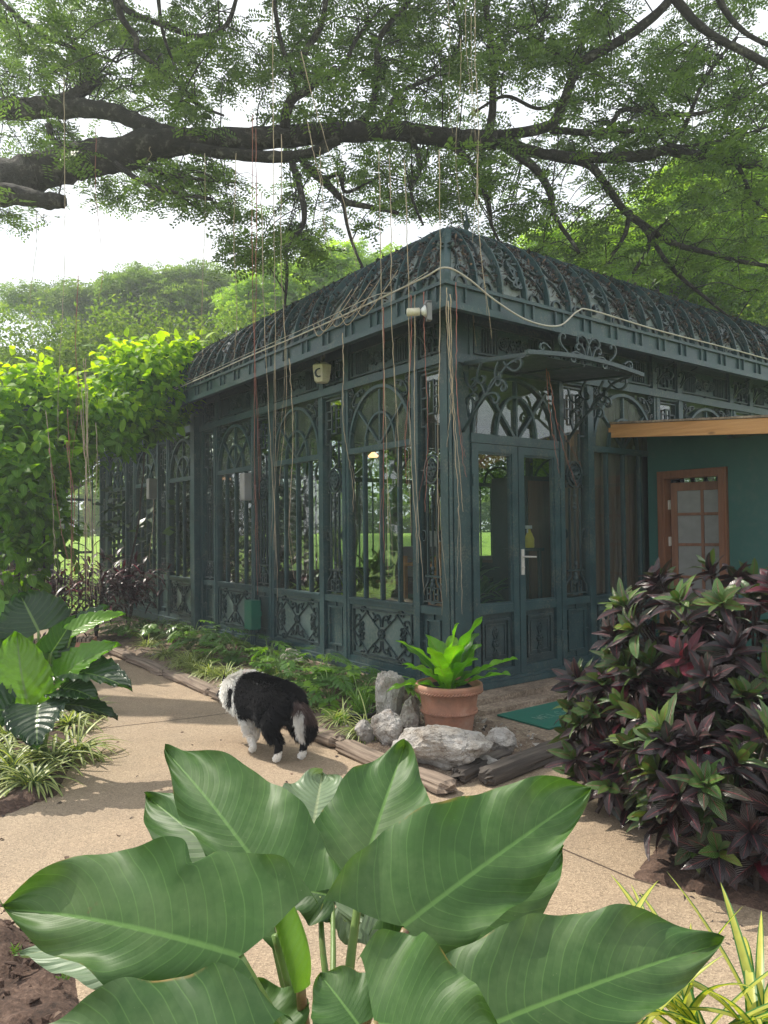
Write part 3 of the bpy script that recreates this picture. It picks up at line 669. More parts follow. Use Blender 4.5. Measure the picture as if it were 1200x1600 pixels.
# eaves: soffit, fascia, gutter
OV = 0.45; X0, Y0, X1, Y1 = -OV, -OV, LX + OV, LY + OV
ZF0, ZF1 = 3.35, 3.57
b = MB(); b.box(X0 + 0.05, X1 - 0.05, Y0 + 0.05, Y1 - 0.05, ZTOP, ZTOP + 0.02); b.build('soffit', IRON, gh)
b = MB()
def ring(mb, ins, z0, z1, th):
    mb.box(X0 + ins, X1 - ins, Y0 + ins, Y0 + ins + th, z0, z1); mb.box(X0 + ins, X1 - ins, Y1 - ins - th, Y1 - ins, z0, z1)
    mb.box(X0 + ins, X0 + ins + th, Y0 + ins + th, Y1 - ins - th, z0, z1); mb.box(X1 - ins - th, X1 - ins, Y0 + ins + th, Y1 - ins - th, z0, z1)
ring(b, 0.03, ZF0 + 0.05, ZF1 - 0.03, 0.02)
ring(b, 0.0, ZF0, ZF0 + 0.05, 0.06); ring(b, 0.0, ZF1 - 0.03, ZF1, 0.07); ring(b, 0.012, ZF0 + 0.05, ZF0 + 0.065, 0.017)
k = 0
x = X0 + 0.12
while x < X1 - 0.05:
    b.box(x, x + 0.018, Y0 + 0.008, Y0 + 0.03, ZF0 + 0.066, ZF1 - 0.031); k += 1; x += (0.30, 0.11)[k % 2]
x = Y0 + 0.12; k = 0
while x < Y1 - 0.05:
    b.box(X0 + 0.008, X0 + 0.03, x, x + 0.018, ZF0 + 0.066, ZF1 - 0.031); k += 1; x += (0.30, 0.11)[k % 2]
b.build('fascia', IRON, gh)

# dome roof
RA, RB = 0.95, 0.80
roof = empty('roof', (0, 0, 0), 0, gh)
def prof(a): return RA * (1 - np.cos(a)), RB * np.sin(a)
PX0, PY0, PX1, PY1 = X0 + 0.05, Y0 + 0.05, X1 - 0.05, Y1 - 0.05
th = np.linspace(0, np.pi / 2 * 0.93, 14)
rings = []
for a in th:
    i, h = prof(a); rings.append([[PX0 + i, PY0 + i, ZF1 + h - 0.02], [PX1 - i, PY0 + i, ZF1 + h - 0.02], [PX1 - i, PY1 - i, ZF1 + h - 0.02], [PX0 + i, PY1 - i, ZF1 + h - 0.02]])
iT = prof(th[-1])[0]; zT = rings[-1][0][2]; m_ = (PY1 - PY0) / 2
b = MB(); V = np.array(rings).reshape(-1, 3); Fq = []
for i in range(len(th) - 1):
    for j in range(4): Fq.append([i * 4 + j, i * 4 + (j + 1) % 4, i * 4 + 4 + (j + 1) % 4, i * 4 + 4 + j])
b.add(V, np.array(Fq))
T = V[-4:]; rg = np.array([[PX0 + m_, (PY0 + PY1) / 2, zT + 0.22], [PX1 - m_, (PY0 + PY1) / 2, zT + 0.22]])
b.add(np.concatenate([T, rg]), [np.array([[0, 1, 5, 4], [2, 3, 4, 5]]), np.array([[1, 2, 5], [3, 0, 4]])])
b.build('roof_sheet', SHEET, roof)
def hipbar(cx, cy, sx, sy):
    a = np.linspace(0, np.pi / 2 * 0.93, 16); i, h = prof(a)
    b = MB(); P = np.stack([cx + sx * i, cy + sy * i, ZF1 + h - 0.01], 1); b.tube(P, 0.045, 6); b.build('hip_rib', IRON, roof)
hipbar(PX0, PY0, 1, 1); hipbar(PX1, PY0, -1, 1); hipbar(PX0, PY1, 1, -1)
def roofmap(side):
    """(s along the eave, -w lift, arc angle) -> greenhouse coordinates"""
    def fm(V):
        s, w, a = V[:, 0], -V[:, 1], V[:, 2]
        i, h = prof(a); nx, nz = RB * np.cos(a), RA * np.sin(a)
        # outward normal of the ellipse: (-RB cos, RA sin)
        l = np.hypot(nx, nz); off = -nx / l * w; up = nz / l * w
        if side == 0: return np.stack([PX0 + s, PY0 + i + off, ZF1 - 0.02 + h + up], 1)
        return np.stack([PX0 + i + off, PY0 + s, ZF1 - 0.02 + h + up], 1)
    return fm
AM = np.pi / 2 * 0.93
def amax(s, Ls):
    d = min(s, Ls - s)
    return AM if d >= RA * 0.9 else math.acos(max(-1, 1 - max(d, 0.0) / RA)) * 0.98
for side, Ls in ((0, PX1 - PX0), (1, PY1 - PY0)):
    fm = roofmap(side); nb = int(round(Ls / 0.30)); dx = Ls / nb
    for i in range(nb):
        s = i * dx
        if i > 0:
            am = amax(s, Ls)
            if am > 0.2:
                # ribs sweep a little as they rise
                a = np.linspace(0.02, am, 14)
                r_ = MB(); r_.flat(np.stack([np.full(14, s), a], 1), 0.016, 0.005, 0.065, fm=fm); r_.build('roof_rib', IRON, roof)
        am = amax(s + dx / 2, Ls)
        if am < 0.45: continue
        o = MB(); sc = am / AM
        def st(P, t=0.012, w0=0.004, w1=0.028):
            P = np.asarray(P) * [1, 1.0]; P = P.copy(); P[:, 1] = np.clip(P[:, 1], 0.02, AM); o.flat(P, t, w0, w1, fm=fm)
        c = s + dx / 2
        if i % 4 == 2 and am > 1.0:                        # leafy cartouche bay
            for q in range(22):
                a0 = rng.uniform(0.05, am * 0.9); x0 = c + rng.uniform(-0.14, 0.14) * (1 - 0.4 * abs(a0 / am - .5))
                st(euler(np.array([x0, a0]), rng.uniform(0, 6.28), rng.uniform(0.12, 0.26), rng.uniform(2.5, 5), sgn=rng.choice([-1, 1]), n=7), 0.020, 0.01, 0.05)
        else:
            st(sscroll((c, am * 0.52), 1.35, 0.56 * sc + 0.1, 4.8, s=1, n=16), 0.014)
            st(euler(np.array([s + dx - 0.03, 0.1]), 1.9, 0.55 * sc + .1, 4.0, sgn=1, n=12))
            st(euler(np.array([c - .02, am * 0.75]), 2.4, 0.25, 4.5, sgn=1, n=10)); st(np.stack([c + 0.06 * np.cos(np.linspace(0, np.pi, 9)), 0.03 + 0.09 * np.sin(np.linspace(0, np.pi, 9))], 1), 0.02)
        o.build('roof_scrollwork', IRON2, roof)
# finial
P = wp(729, 345, 8.6); Pl = np.array([(P - G(0, 0)).dot(uR), (P - G(0, 0)).dot(uL)])
b = MB(); b.lathe([(0.03, 0), (0.03, 0.05), (0.012, 0.07), (0.012, 0.30), (0.03, 0.34), (0.012, 0.37), (0.022, 0.42), (0.045, 0.46), (0.022, 0.5), (0.012, 0.54), (0.02, 0.57), (0.008, 0.61), (0.001, 0.72)], (Pl[0], Pl[1], P[2] - 0.52), 10)
b.build('finial', IRON, gh, smooth=True)

# doors, fanlight
def door(x0, x1, handle):
    d = MB(); z0, z1 = 0.20, 2.33
    frame(d, x0, x1, z0, z1, 0.075, -0.02, 0.05)
    d.box(x0 + 0.075, x1 - 0.075, -0.045, 0.02, 0.78, 0.86)
    frame(d, x0 + 0.075, x1 - 0.075, 0.86, z1 - 0.075, 0.018, 0.0, 0.036)
    dd = d.build('door', IRON, gh)
    p = MB(); p.box(x0 + 0.075, x1 - 0.075, -0.012, 0.004, z0 + 0.075, 0.78)
    frame(p, x0 + 0.12, x1 - 0.12, z0 + 0.13, 0.73, 0.022, 0.012, 0.034); frame(p, x0 + 0.165, x1 - 0.165, z0 + 0.18, 0.68, 0.012, 0.012, 0.026)
    cx = (x0 + x1) / 2; zc = 0.50
    for sx in (-1, 1):
        for sz in (-1, 1):
            hd = math.atan2(sz, sx * 0.5)
            p.flat(euler(np.array([cx, zc + sz * 0.03]), hd, 0.18, 6, sgn=sx * sz, n=12), 0.012, 0.012, 0.03); p.flat(euler(np.array([cx, zc + sz * 0.15]), math.atan2(-sz, sx), 0.14, 5.5, sgn=-sx * sz, n=12), 0.010, 0.012, 0.03)
    flower(p, (cx, zc), 0.04, 0.012, 0.035, 6); p.build('lower_panel', IRON2, dd)
    g = MB(); g.add([[x0 + .07, -.01, .86], [x1 - .07, -.01, .86], [x1 - .07, -.01, z1 - .07], [x0 + .07, -.01, z1 - .07]], np.array([[0, 1, 2, 3]])); g.build('pane', GLASS, dd)
    if handle:
        h = MB(); h.box(x0 + 0.018, x0 + 0.052, -0.062, -0.05, 1.12, 1.36); h.tube([[x0 + .035, -.06, 1.29], [x0 + .035, -.10, 1.29], [x0 + .05, -.11, 1.29], [x0 + .16, -.11, 1.285]], 0.009, 8)
        h.tube([[x0 + .035, -.06, 1.19], [x0 + .035, -.072, 1.19]], 0.012, 8); h.build('handle', STEEL, dd)
    hx = x1 - 0.01 if handle else x0 + 0.01
    h = MB()
    for z in (0.5, 2.0): h.tube([[hx, -.058, z - .05], [hx, -.058, z + .05]], 0.012, 8)
    h.build('hinge', IRON, dd)
    return dd
door(0.205, 0.795, False); door(0.805, 1.395, True)
b = MB(); b.box(0.20, 1.40, -0.05, 0.03, 2.335, 2.42); b.box(0.20, 1.40, -0.05, 0.03, 3.0, 3.06)
t = np.linspace(0, np.pi, 25); b.flat(np.stack([0.8 + 0.56 * np.cos(t), 2.42 + 0.55 * np.sin(t)], 1), 0.03, -0.02, 0.04); b.flat(np.stack([0.8 + 0.27 * np.cos(t), 2.40 + 0.40 * np.sin(t)], 1), 0.024, 0.0, 0.05)
b.box(0.789, 0.811, -0.045, 0.0, 2.42, 2.98)
for s in (-1, 1): b.flat([(0.8, 2.38), (0.8 + s * 0.42, 2.88)], 0.026, 0.0, 0.045); b.flat(cscroll((0.8 + s * .5, 2.93), 1.57 + s * 0.9, 0.10, 5, s=s, n=10), 0.01, 0.01, 0.04)
fl = b.build('fanlight', IRON, gh)
b = MB(); b.add([[.2, -.01, 2.42], [1.4, -.01, 2.42], [1.4, -.01, 3.0], [.2, -.01, 3.0]], np.array([[0, 1, 2, 3]])); b.build('pane', GLASS, fl)

# scroll awning over the door
aw = empty('door_awning', (0, 0, 0), 0, gh)
def swap(xp):                                              # draws the (x, z) plane figure in the plane x = xp, growing outward
    def fm(V): return np.stack([xp - V[:, 1], -V[:, 0], V[:, 2]], 1)
    return fm
tt = np.linspace(0, 1, 18)
for xp in (0.10, 1.50):
    o = MB(); fm = swap(xp - 0.012 if xp < 1 else xp)
    st = lambda P, t=0.016: o.flat(P, t, 0, 0.024, fm=fm)
    st(smoothpath(np.array([[0.05, 2.42, 0], [0.18, 2.56, 0], [0.34, 2.70, 0], [0.48, 2.82, 0], [0.62, 2.92, 0], [0.80, 2.95, 0]]), 4)[:, :2], 0.018)
    st(np.array([[0.05, 3.03], [0.88, 2.955]]), 0.03)
    for (p0, h, L, tr, s) in (((0.34, 2.70), 1.9, 0.36, 5.5, 1), ((0.34, 2.70), 0.2, 0.30, 5.5, -1), ((0.36, 2.72), 1.1, 0.34, 5.5, -1), ((0.48, 2.82), -.3, 0.26, 5.5, -1), ((0.56, 2.95), -.9, 0.36, 5.0, 1), ((0.14, 2.52), 1.9, 0.42, 5.5, -1), ((0.16, 2.55), 1.2, 0.30, 5.0, 1), ((0.30, 3.0), -2.2, 0.34, 5.2, 1), ((0.50, 2.96), -2.2, 0.26, 5.2, 1), ((0.08, 2.95), -1.4, 0.35, 5.2, 1)):
        st(euler(np.array(p0), h, L, tr, sgn=s, n=14))
    o.build('awning_bracket', IRON2, aw)
o = MB()
arc = np.stack([0.02 + 1.56 * tt, 2.955 + 0.05 * np.sin(np.pi * tt)], 1)
o.flat(arc, 0.035, 0.86, 0.90)
for s in (-1, 1):
    for (dx, h, L, tr, sg) in ((0.03, 1.8, 0.40, 5.0, 1), (0.05, 1.2, 0.24, 5.0, -1), (0.08, 0.3, 0.30, 5.0, -1), (0.28, 0.5, 0.28, 4.5, 1), (0.50, 0.6, 0.22, 5.5, -1)):
        hh = h if s > 0 else np.pi - h
        o.flat(euler(np.array([0.8 + s * dx, 3.02]), hh, L, tr, sgn=sg * s, n=14), 0.012, 0.87, 0.89)
o.build('awning_crest', IRON2, aw)
o = MB()
def slope(V): V = V.copy(); V[:, 2] += V[:, 1] * 0.085; return V
for i in range(3): o.box(0.10 + i * 0.69 - 0.008, 0.10 + i * 0.69 + 0.008, -0.84, -0.05, 3.012, 3.03, fm=slope)
o.box(0.10, 1.50, -0.84, -0.06, 3.031, 3.036, fm=slope)
o.build('awning_sheet', IRON2, aw)
# eave brackets on the right front and a few on the left
for (v, side) in ((1.65, 0), (3.08, 0), (3.55, 0), (4.76, 0), (5.26, 0), (0.22, 1), (1.85, 1), (3.5, 1), (5.15, 1)):
    o = MB()
    if side == 0: fm = swap(v)
    else: fm = (lambda v: (lambda V: np.stack([-V[:, 0], v - V[:, 1], V[:, 2]], 1)))(v)
    for (p0, h, L, tr, s) in (((0.06, 3.22), 0.9, 0.26, 5, 1), ((0.06, 3.18), 1.0, 0.36, 4.5, -1), ((0.20, 3.36), 0.2, 0.2, 5, 1)):
        o.flat(euler(np.array(p0), h, L, tr, sgn=s, n=12), 0.014, 0, 0.02, fm=fm)
    o.build('eave_bracket', IRON2, gh)
# plinth
b = MB(); b.box(-0.12, LX + 0.1, -0.32, 0.02, 0.02, 0.115); b.box(-0.12, LX, -0.50, -0.33, 0.0, 0.07); b.box(-0.14, 0.0, 0.02, LY, 0.0, 0.12)
b.build('stained_plinth', SLABM, gh)

# ---------------------------------------------------------------- kitchen shed
SX = 2.92
sh = empty('kitchen_shed', G(SX, 0), AZ - math.pi / 2, label='dark green lean-to shed with a brown doorway and pine fascia board', cat='shed')
# shed local: x = outward from the greenhouse along the wall (-uL), y = +uR side into the shed
b = MB(); b.box(0.10, 2.6, 0.0, 0.12, 0.0, 2.165, fm=None); 
def shear(V): V = V.copy(); V[:, 2] -= V[:, 0] * 0.085; return V
b = MB(); b.box(0.03, 0.16, 0.0, 0.12, 0, 2.60, fm=None); b.box(0.12, 3.2, 2.5, 2.6, 0, 2.4); b.box(0.16, 0.95, 0.0, 0.12, 2.17, 2.56); b.box(0.95, 3.2, 0.0, 0.12, 0.0, 2.45)
b.box(3.08, 3.2, 0.12, 2.6, 0, 2.4)
b.build('shed_wall', SHEDP, sh)
f = MB()
for x in (0.165, 0.86): f.box(x, x + 0.085, -0.035, 0.10, 0.06, 2.08); f.box(x + 0.02, x + 0.065, -0.045, -0.035, 0.06, 2.10)
f.box(0.165, 0.945, -0.037, 0.10, 2.08, 2.165); f.box(0.185, 0.925, -0.047, -0.037, 2.10, 2.145)
dr = f.build('door_frame', BROWNW, sh)
f = MB(); a = R(18); x0 = 0.27; D = np.array([math.cos(a), math.sin(a)]); 
def dm(V): V = V.copy(); x, y = V[:, 0].copy(), V[:, 1].copy(); V[:, 0] = x0 + x * D[0] - y * D[1]; V[:, 1] = 0.06 + x * D[1] + y * D[0]; return V
for (u0, u1, v0, v1) in ((0, .065, .06, 2.04), (.575, .64, .06, 2.04), (.065, .575, 1.95, 2.04), (.065, .575, .06, .2), (.305, .335, .2, 1.95)): f.box(u0, u1, 0, 0.035, v0, v1, fm=dm)
for z in (0.65, 1.0, 1.35, 1.68): f.box(.065, .305, 0.002, 0.033, z, z + .03, fm=dm); f.box(.335, .575, 0.002, 0.033, z, z + .03, fm=dm)
od = f.build('open_door', BROWNW, sh)
f = MB(); f.box(.065, .575, 0.015, 0.02, .2, 1.95, fm=dm); f.build('pane', DGLASS, od)
f = MB()
for z in (1.75, 1.35, .5): f.box(0.252, 0.268, 0.03, 0.06, z, z + .1)
f.build('hinge', STEEL, od)
f = MB(); f.box(0.0, 3.3, -0.66, -0.63, 2.52, 2.66, fm=shear); f.build('pine_fascia', PINE, sh)
f = MB(); f.box(-0.0, 3.3, -0.67, 2.6, 2.665, 2.685, fm=shear); f.box(0.0, 3.3, -0.62, -0.58, 2.54, 2.66, fm=shear)
f.build('shed_roof_board', SLABM, sh)
f = MB(); f.box(0.02, 3.25, -0.57, 2.5, 2.60, 2.62, fm=shear); f.build('shed_soffit', IRON, sh)
b = MB()
for i in range(15): b.tube(smoothpath([[1.70 + i * 0.125, .15, 2.98], [1.70 + i * .125, .15 + .01 * (i % 3), 1.6], [1.70 + i * .125, .15, 0.2]], 5), 0.08, 10)
o = b.build('brown_curtain', CURT, None, smooth=True, label='brown curtain hanging inside the glass beside the shed', cat='curtain'); o.location = G(0, 0); o.rotation_euler = (0, 0, AZ)

# ---------------------------------------------------------------- iron pergola screen beyond the greenhouse
pg = empty('iron_pergola', G(0, LY + 0.1), AZ, label='dark green iron pergola screen buried under the climbing vine', cat='pergola')
for y in (0.1, 1.75, 3.4): unit('window', 1.15, pg, y, 1)
for y in (1.25, 2.9, 4.55): unit('ornamental_panel', 0.50, pg, y, 1)
b = MB(); b.box(-0.1, 0.06, 0.0, 5.05, 3.06, 3.16); b.box(-0.14, -0.0, -0.04, 0.10, 0.1, 3.3); b.box(-0.1, 0.05, 0, 5.05, 0.08, 0.2)
for i in range(6): b.box(-2.4, -0.1, i * 0.95 + 0.1, i * 0.95 + 0.16, 3.16, 3.24)
for i in range(2): b.box(-2.44, -2.34, i * 4.7 + .1, i * 4.7 + 0.2, 0.0, 3.155) if i else None
b.build('pergola_beam', IRON, pg)
fe = empty('iron_railing', G(-0.2, LY + 5.15), AZ, label='tall dark green iron bar railing under the vine behind the dark red shrubs', cat='railing')
b = MB()
for i in range(48):
    x = -i * 0.13; b.box(x - 0.011, x + 0.011, -0.012, 0.012, 0.1, 3.0)
    if i % 12 == 6: b.box(x - 0.05, x + 0.05, -0.05, 0.05, 0, 3.15)
b.build('bar', IRON, fe)
b = MB()
for z in (0.4, 1.15, 2.2, 3.0): b.box(-6.3, 0, -0.02, 0.02, z, z + 0.05)
b.build('rail', IRON, fe)
# ---------------------------------------------------------------- ground
def sheet(name, poly, z, mat, **k):
    b = MB(); P = [[p[0], p[1], z] for p in poly]; b.add(P, np.arange(len(P))[None]); return b.build(name, mat, **k)
S = dict(kind='structure')
sheet('ground', [(-900, -300), (900, -300), (900, 1500), (-900, 1500)], -0.02, LAWN, **S)
sheet('path', [(-9, -4), (9, -4), (9, 5.5), (3.0, 6.6), (-3.0, 15.5), (-9, 13)], 0.0, PATH, **S)
def groove(name, P, w=0.012):
    b = MB()
    for a, c in zip(P[:-1], P[1:]):
        a, c = np.array(a, float), np.array(c, float); d = norm(c - a); n = np.array([-d[1], d[0]]) * w / 2
        b.add([[*(a - n), 0.002], [*(c - n), 0.002], [*(c + n), 0.002], [*(a + n), 0.002]], np.array([[0, 1, 2, 3]]))
    return b.build(name, mat_plain('joint_grime', (0.10, 0.07, 0.05), 0.95) if 'jg' not in MATS else MATS['jg'], **S)
def gp(px, py, z=0.0):
    """ground point under photo pixel"""
    d = CR @ np.array([(px - 600) / F, -(py - 800) / F, -1.0]); t = (z - EYE[2]) / d[2]; return EYE + d * t
JP = [[gp(*q)[:2] for q in l] for l in (((-10, 1158), (300, 1122), (480, 1098)), ((868, 1322), (985, 1372), (1030, 1385)))]
for q in JP: groove('path_joint', q, 0.010)

def heightbed(name, poly, mat, z0=0.03, amp=0.035, step=0.04, lump=9.0, edge=0.10, **k):
    """mounded bed inside a polygon"""
    P = np.array(poly, float); lo, hi = P.min(0), P.max(0)
    nx, ny = [min(260, int((hi[i] - lo[i]) / step) + 2) for i in (0, 1)]
    X, Y = np.meshgrid(np.linspace(lo[0], hi[0], nx), np.linspace(lo[1], hi[1], ny))
    q = np.stack([X.ravel(), Y.ravel()], 1); dmin = np.full(len(q), 1e9); ins = np.zeros(len(q), bool)
    for i in range(len(P)):
        a, c = P[i], P[(i + 1) % len(P)]; d = c - a
        t = np.clip(((q - a) @ d) / (d @ d), 0, 1); dmin = np.minimum(dmin, np.linalg.norm(q - a - t[:, None] * d, axis=1))
        cond = ((a[1] > q[:, 1]) != (c[1] > q[:, 1])); xi = (c[0] - a[0]) * (q[:, 1] - a[1]) / (c[1] - a[1] + 1e-12) + a[0]
        ins ^= cond & (q[:, 0] < xi)
    sd = np.where(ins, dmin, -dmin)
    nz = np.array([noise.fractal(Vector((x * lump * .3, y * lump * .3, 0)), 0.9, 2.1, 5) for x, y in q])
    z = -0.015 + (z0 + 0.015) * np.clip((sd + 0.02) / edge, 0, 1) + amp * nz * np.clip(sd / edge, 0, 1)
    V = np.c_[q, z]; keep = (sd > -0.03).reshape(ny, nx)
    i = np.arange(ny - 1)[:, None] * nx; j = np.arange(nx - 1)[None]
    Q = np.stack([i + j, i + j + 1, i + nx + j + 1, i + nx + j], -1).reshape(-1, 4)
    kk = keep.ravel(); Q = Q[kk[Q].all(1)]
    b = MB(); b.add(V, Q); o = b.build(name, mat, smooth=True, **k); return o
def bedz(): return 0.04
g2 = lambda x, y: tuple(G(x, y)[:2])
heightbed('garden_soil', [g2(-1.40, 10), g2(-0.1, 10), g2(-0.1, -0.45), g2(-0.32, -1.5), g2(-1.40, -1.52)], SOIL, 0.05, 0.03, **S)
leftbed = [(-6, 1.5), (-2.35, 3.6), (-1.95, 4.4), (-2.2, 5.3), (-2.75, 6.3), (-3.3, 7.3), (-4.6, 8.6), (-9, 8)]
heightbed('garden_soil', leftbed, SOILR, 0.04, 0.03, **S)
heightbed('garden_soil', [(-4, -1), (-4, 2.5), (-1.75, 3.15), (-1.15, 2.72), (-0.78, 2.0), (-0.2, 1.75), (1.3, 1.75), (1.5, -1)], SOILR, 0.05, 0.07, 0.03, 12.0, **S)
heightbed('garden_soil', [tuple(gp(982, 1372)[:2]), (1.62, 2.93), (3.4, 1.9), (5.4, 4.4), (2.6, 4.6), (1.55, 3.95)], SOILR, 0.04, 0.03, **S)
b = MB(); b.box(-0.28, 2.6, -1.32, -0.501, -0.01, 0.035); b.box(-0.40, 0.1, -1.36, -1.321, -0.01, 0.02)
o = b.build('pavement', SLABM, **S); o.location = G(0, 0); o.rotation_euler = (0, 0, AZ)

# loose stones and fallen leaves on the beds and path
b = MB()
def pebble(b, c, r, m=0):
    V = rand_dirs(7) * r * rng.uniform(0.6, 1.1, (7, 1)); V[:, 2] *= 0.7
    bm = bmesh.new(); [bm.verts.new(v + c) for v in V.tolist()] if False else [bm.verts.new((v + np.array(c)).tolist()) for v in V]
    bmesh.ops.convex_hull(bm, input=bm.verts); bm.verts.index_update()
    vs = [v for v in bm.verts if v.link_faces]; idx = {v: i for i, v in enumerate(vs)}
    F_ = np.array([[idx[v] for v in f.verts] for f in bm.faces if len(f.verts) == 3])
    b.add([list(v.co) for v in vs], F_, m=m); bm.free()
for i in range(900):
    if i < 650: p = G(rng.uniform(-1.3, -0.25), rng.choice([rng.uniform(-1.5, 0.2), rng.uniform(-1.5, 5)]))
    else: p = np.array([rng.uniform(-3.2, -1.2), rng.uniform(2.0, 2.9), 0])
    pebble(b, (p[0], p[1], 0.055 + rng.uniform(-.01, .01)), rng.uniform(0.006, 0.02) * (1 if rng.random() < .9 else 2), 0 if i < 650 else 1)
for i in range(700):
    p = np.array([rng.uniform(-2.6, -.75), rng.uniform(1.9, 3.0), 0])
    if p[0] > -1.15 - (p[1] - 2.72) * .5 - .06: continue
    pebble(b, (p[0], p[1], 0.06 + rng.uniform(-.01, .015)), rng.uniform(0.008, 0.034), 1)
b.build('gravel', [ROCKM, SOILR], kind='stuff')
b = MB()
n = 620; PP = []
for i in range(n):
    q = rng.random()
    if q < .45: p = G(rng.uniform(-1.35, -.2), rng.uniform(-1.5, 6)); z = .075
    elif q < .72: p = np.array([rng.uniform(1.2, 3.4), rng.uniform(2.4, 4.4), 0]); z = .07
    elif q < .80: p = np.array([rng.uniform(-3.5, -1.0), rng.uniform(1.9, 2.9), 0]); z = .08
    else: p = np.array([rng.uniform(-2.2, 2), rng.uniform(2.2, 6.0), 0]); z = .006
    PP.append([p[0], p[1], z])
PP = np.array(PP); nn = norm(rng.normal(0, .25, (n, 3)) + [0, 0, 1])
leaves(b, PP, rand_dirs(n, -.1, .1), nn, rng.uniform(.015, .06, n), rng.uniform(.01, .028, n), 2, 3, 'oval', droop=0.8, fold=.3)
b.build('fallen_leaves', L_DEAD, kind='stuff')
# dead leaves caught in the roof scrollwork
b = MB()
for side, Ls, cnt in ((0, PX1 - PX0, 15000), (1, PY1 - PY0, 12000)):
    s = rng.uniform(0.1, Ls - .1, cnt); patch = np.array([noise.noise(Vector((x * 2.2, side * 7.0, 0))) for x in s])
    a = AM * (1 - rng.random(cnt) ** (1.6 + 1.8 * (patch < 0)) * 0.9); lim = np.array([amax(x, Ls) for x in s]); ok = (a < lim) & ((patch > -0.12) | (rng.random(cnt) < .35))
    a = np.where(rng.random(cnt) < .10, rng.uniform(.05, .9, cnt), a)
    fm = roofmap(side); P0 = fm(np.stack([s, -rng.uniform(.008, .05, cnt), a], 1))[ok]; P1 = fm(np.stack([s, -np.full(cnt, .2), a], 1))[ok]
    N = norm(P1 - P0 + rng.normal(0, .06, P0.shape)); W_ = lambda V: np.array([CX, CY, 0]) + V[:, :1] * uR + V[:, 1:2] * uL + V[:, 2:] * [0, 0, 1]
    Nw = N[:, :1] * uR + N[:, 1:2] * uL + N[:, 2:] * np.array([0, 0, 1.0])
    leaves(b, W_(P0), rand_dirs(len(P0)), Nw, rng.uniform(.03, .09, len(P0)), rng.uniform(.010, .028, len(P0)), 1, 2, 'diamond', droop=.8, rnd=rng.random(len(P0)) ** 3)
b.build('dead_leaves', L_DEAD, kind='stuff')

# ---------------------------------------------------------------- timber edging
def timber(name, x0, x1, w, h, mat, label, group=None, seed=0, cat='sleeper', loc=None, rz=0.0, ends=0.0):
    n, k = 34, 20; rs = np.random.default_rng(seed); t = np.linspace(0, 1, n); th = np.linspace(0, 2 * np.pi, k, endpoint=False)
    Lg = x1 - x0; P = []
    for i, u in enumerate(t):
        e = min(1, min(u, 1 - u) * Lg / 0.03 + 0.55)
        for a in th:
            c, s_ = math.cos(a), math.sin(a); q = 1 / max(abs(c), abs(s_)) ** 0.85
            x = x0 + u * Lg; nz = noise.fractal(Vector((x * 1.2 + seed * 9, c * 4, s_ * 4)), .9, 2.1, 5); cr = noise.noise(Vector((x * .8 + seed, a * 7, 2.0)))
            d = 1 + 0.10 * nz - (0.12 if cr > .25 else 0)
            P.append([x + (0.02 * rs.standard_normal() if u in (0, 1) else 0), c * q * w / 2 * e * d, h / 2 + s_ * q * h / 2 * e * d + 0.006 * math.sin(x * 5 + seed)])
    b = MB(); P = np.array(P); i = np.arange(n - 1)[:, None] * k; j = np.arange(k)[None]; j2 = (j + 1) % k
    b.add(P, [np.stack([i + j, i + j2, i + k + j2, i + k + j], -1).reshape(-1, 4), np.arange(k)[None, ::-1], (np.arange(k) + (n - 1) * k)[None]])
    o = b.build(name, mat, smooth=False, label=label, cat=cat, group=group); o.location = loc; o.rotation_euler = (0, 0, rz); return o
grp = 'weathered timber edging of the greenhouse bed'
ys = [-1.62, -0.42, 0.62, 1.75, 3.0, 4.2, 5.5]
lab = ['pale cracked timber edging running from the rock group to beside the black and white dog', 'weathered timber edging with its end right beside the dog hind legs', 'weathered timber edging hidden behind the black and white dog', 'weathered timber edging beyond the dog under drooping striped grass', 'dark timber edging where the striped grass clumps start', 'farthest dark timber edging near the left hand planting']
for i in range(6):
    timber('timber_edging', 0.02, ys[i + 1] - ys[i] - .03, 0.15, 0.075, SLEEP, lab[i], grp, i + 1, loc=G(-1.48 + .015 * (i % 2), ys[i]), rz=AZ + math.pi / 2)
timber('dark_log', 0, 1.35, 0.13, 0.11, LOGW, 'dark split wet log lying in front of the rocks and the concrete slab', None, 11, 'log', G(-1.22, -1.60), AZ + R(6))
timber('dark_log', 0, 0.6, 0.10, 0.08, LOGW, 'short dark broken log end under the long wet log', None, 13, 'log', G(-1.32, -1.48), AZ + R(14))

# ---------------------------------------------------------------- rocks
def rock(px, py, w, h, d, label, seed, z=0.03, facets=11, tilt=0, y=None):
    bm = bmesh.new(); bmesh.ops.create_icosphere(bm, subdivisions=5, radius=1); V = np.array([v.co[:] for v in bm.verts]); F_ = np.array([[v.index for v in f.verts] for f in bm.faces]); bm.free()
    rs = np.random.default_rng(seed); N = norm(rs.standard_normal((facets, 3))); off = rs.uniform(0.55, 0.95, facets)
    for n_, o_ in zip(N, off):
        dd = V @ n_; k = dd > o_; V[k] -= ((dd[k] - o_) * 0.93)[:, None] * n_
    nz = np.array([noise.fractal(Vector((v * 1.7 + seed).tolist()), .8, 2.2, 6) for v in V]); nr = np.array([noise.noise(Vector((v * 6 + seed).tolist())) for v in V])
    V = V * (1 + 0.16 * nz + 0.05 * np.abs(nr))[:, None]; V /= np.abs(V).max(0)
    V = V * [w / 2, d / 2, h / 2]; V[:, 2] += h / 2 - h * 0.08
    b = MB(); b.add(V, F_); p = gp(px, py)
    o = b.build('rock', ROCKM, smooth=False, label=label, cat='rock'); o.location = (p[0], p[1], z); o.rotation_euler = (R(tilt), R(tilt / 2), seed * 1.3); return o
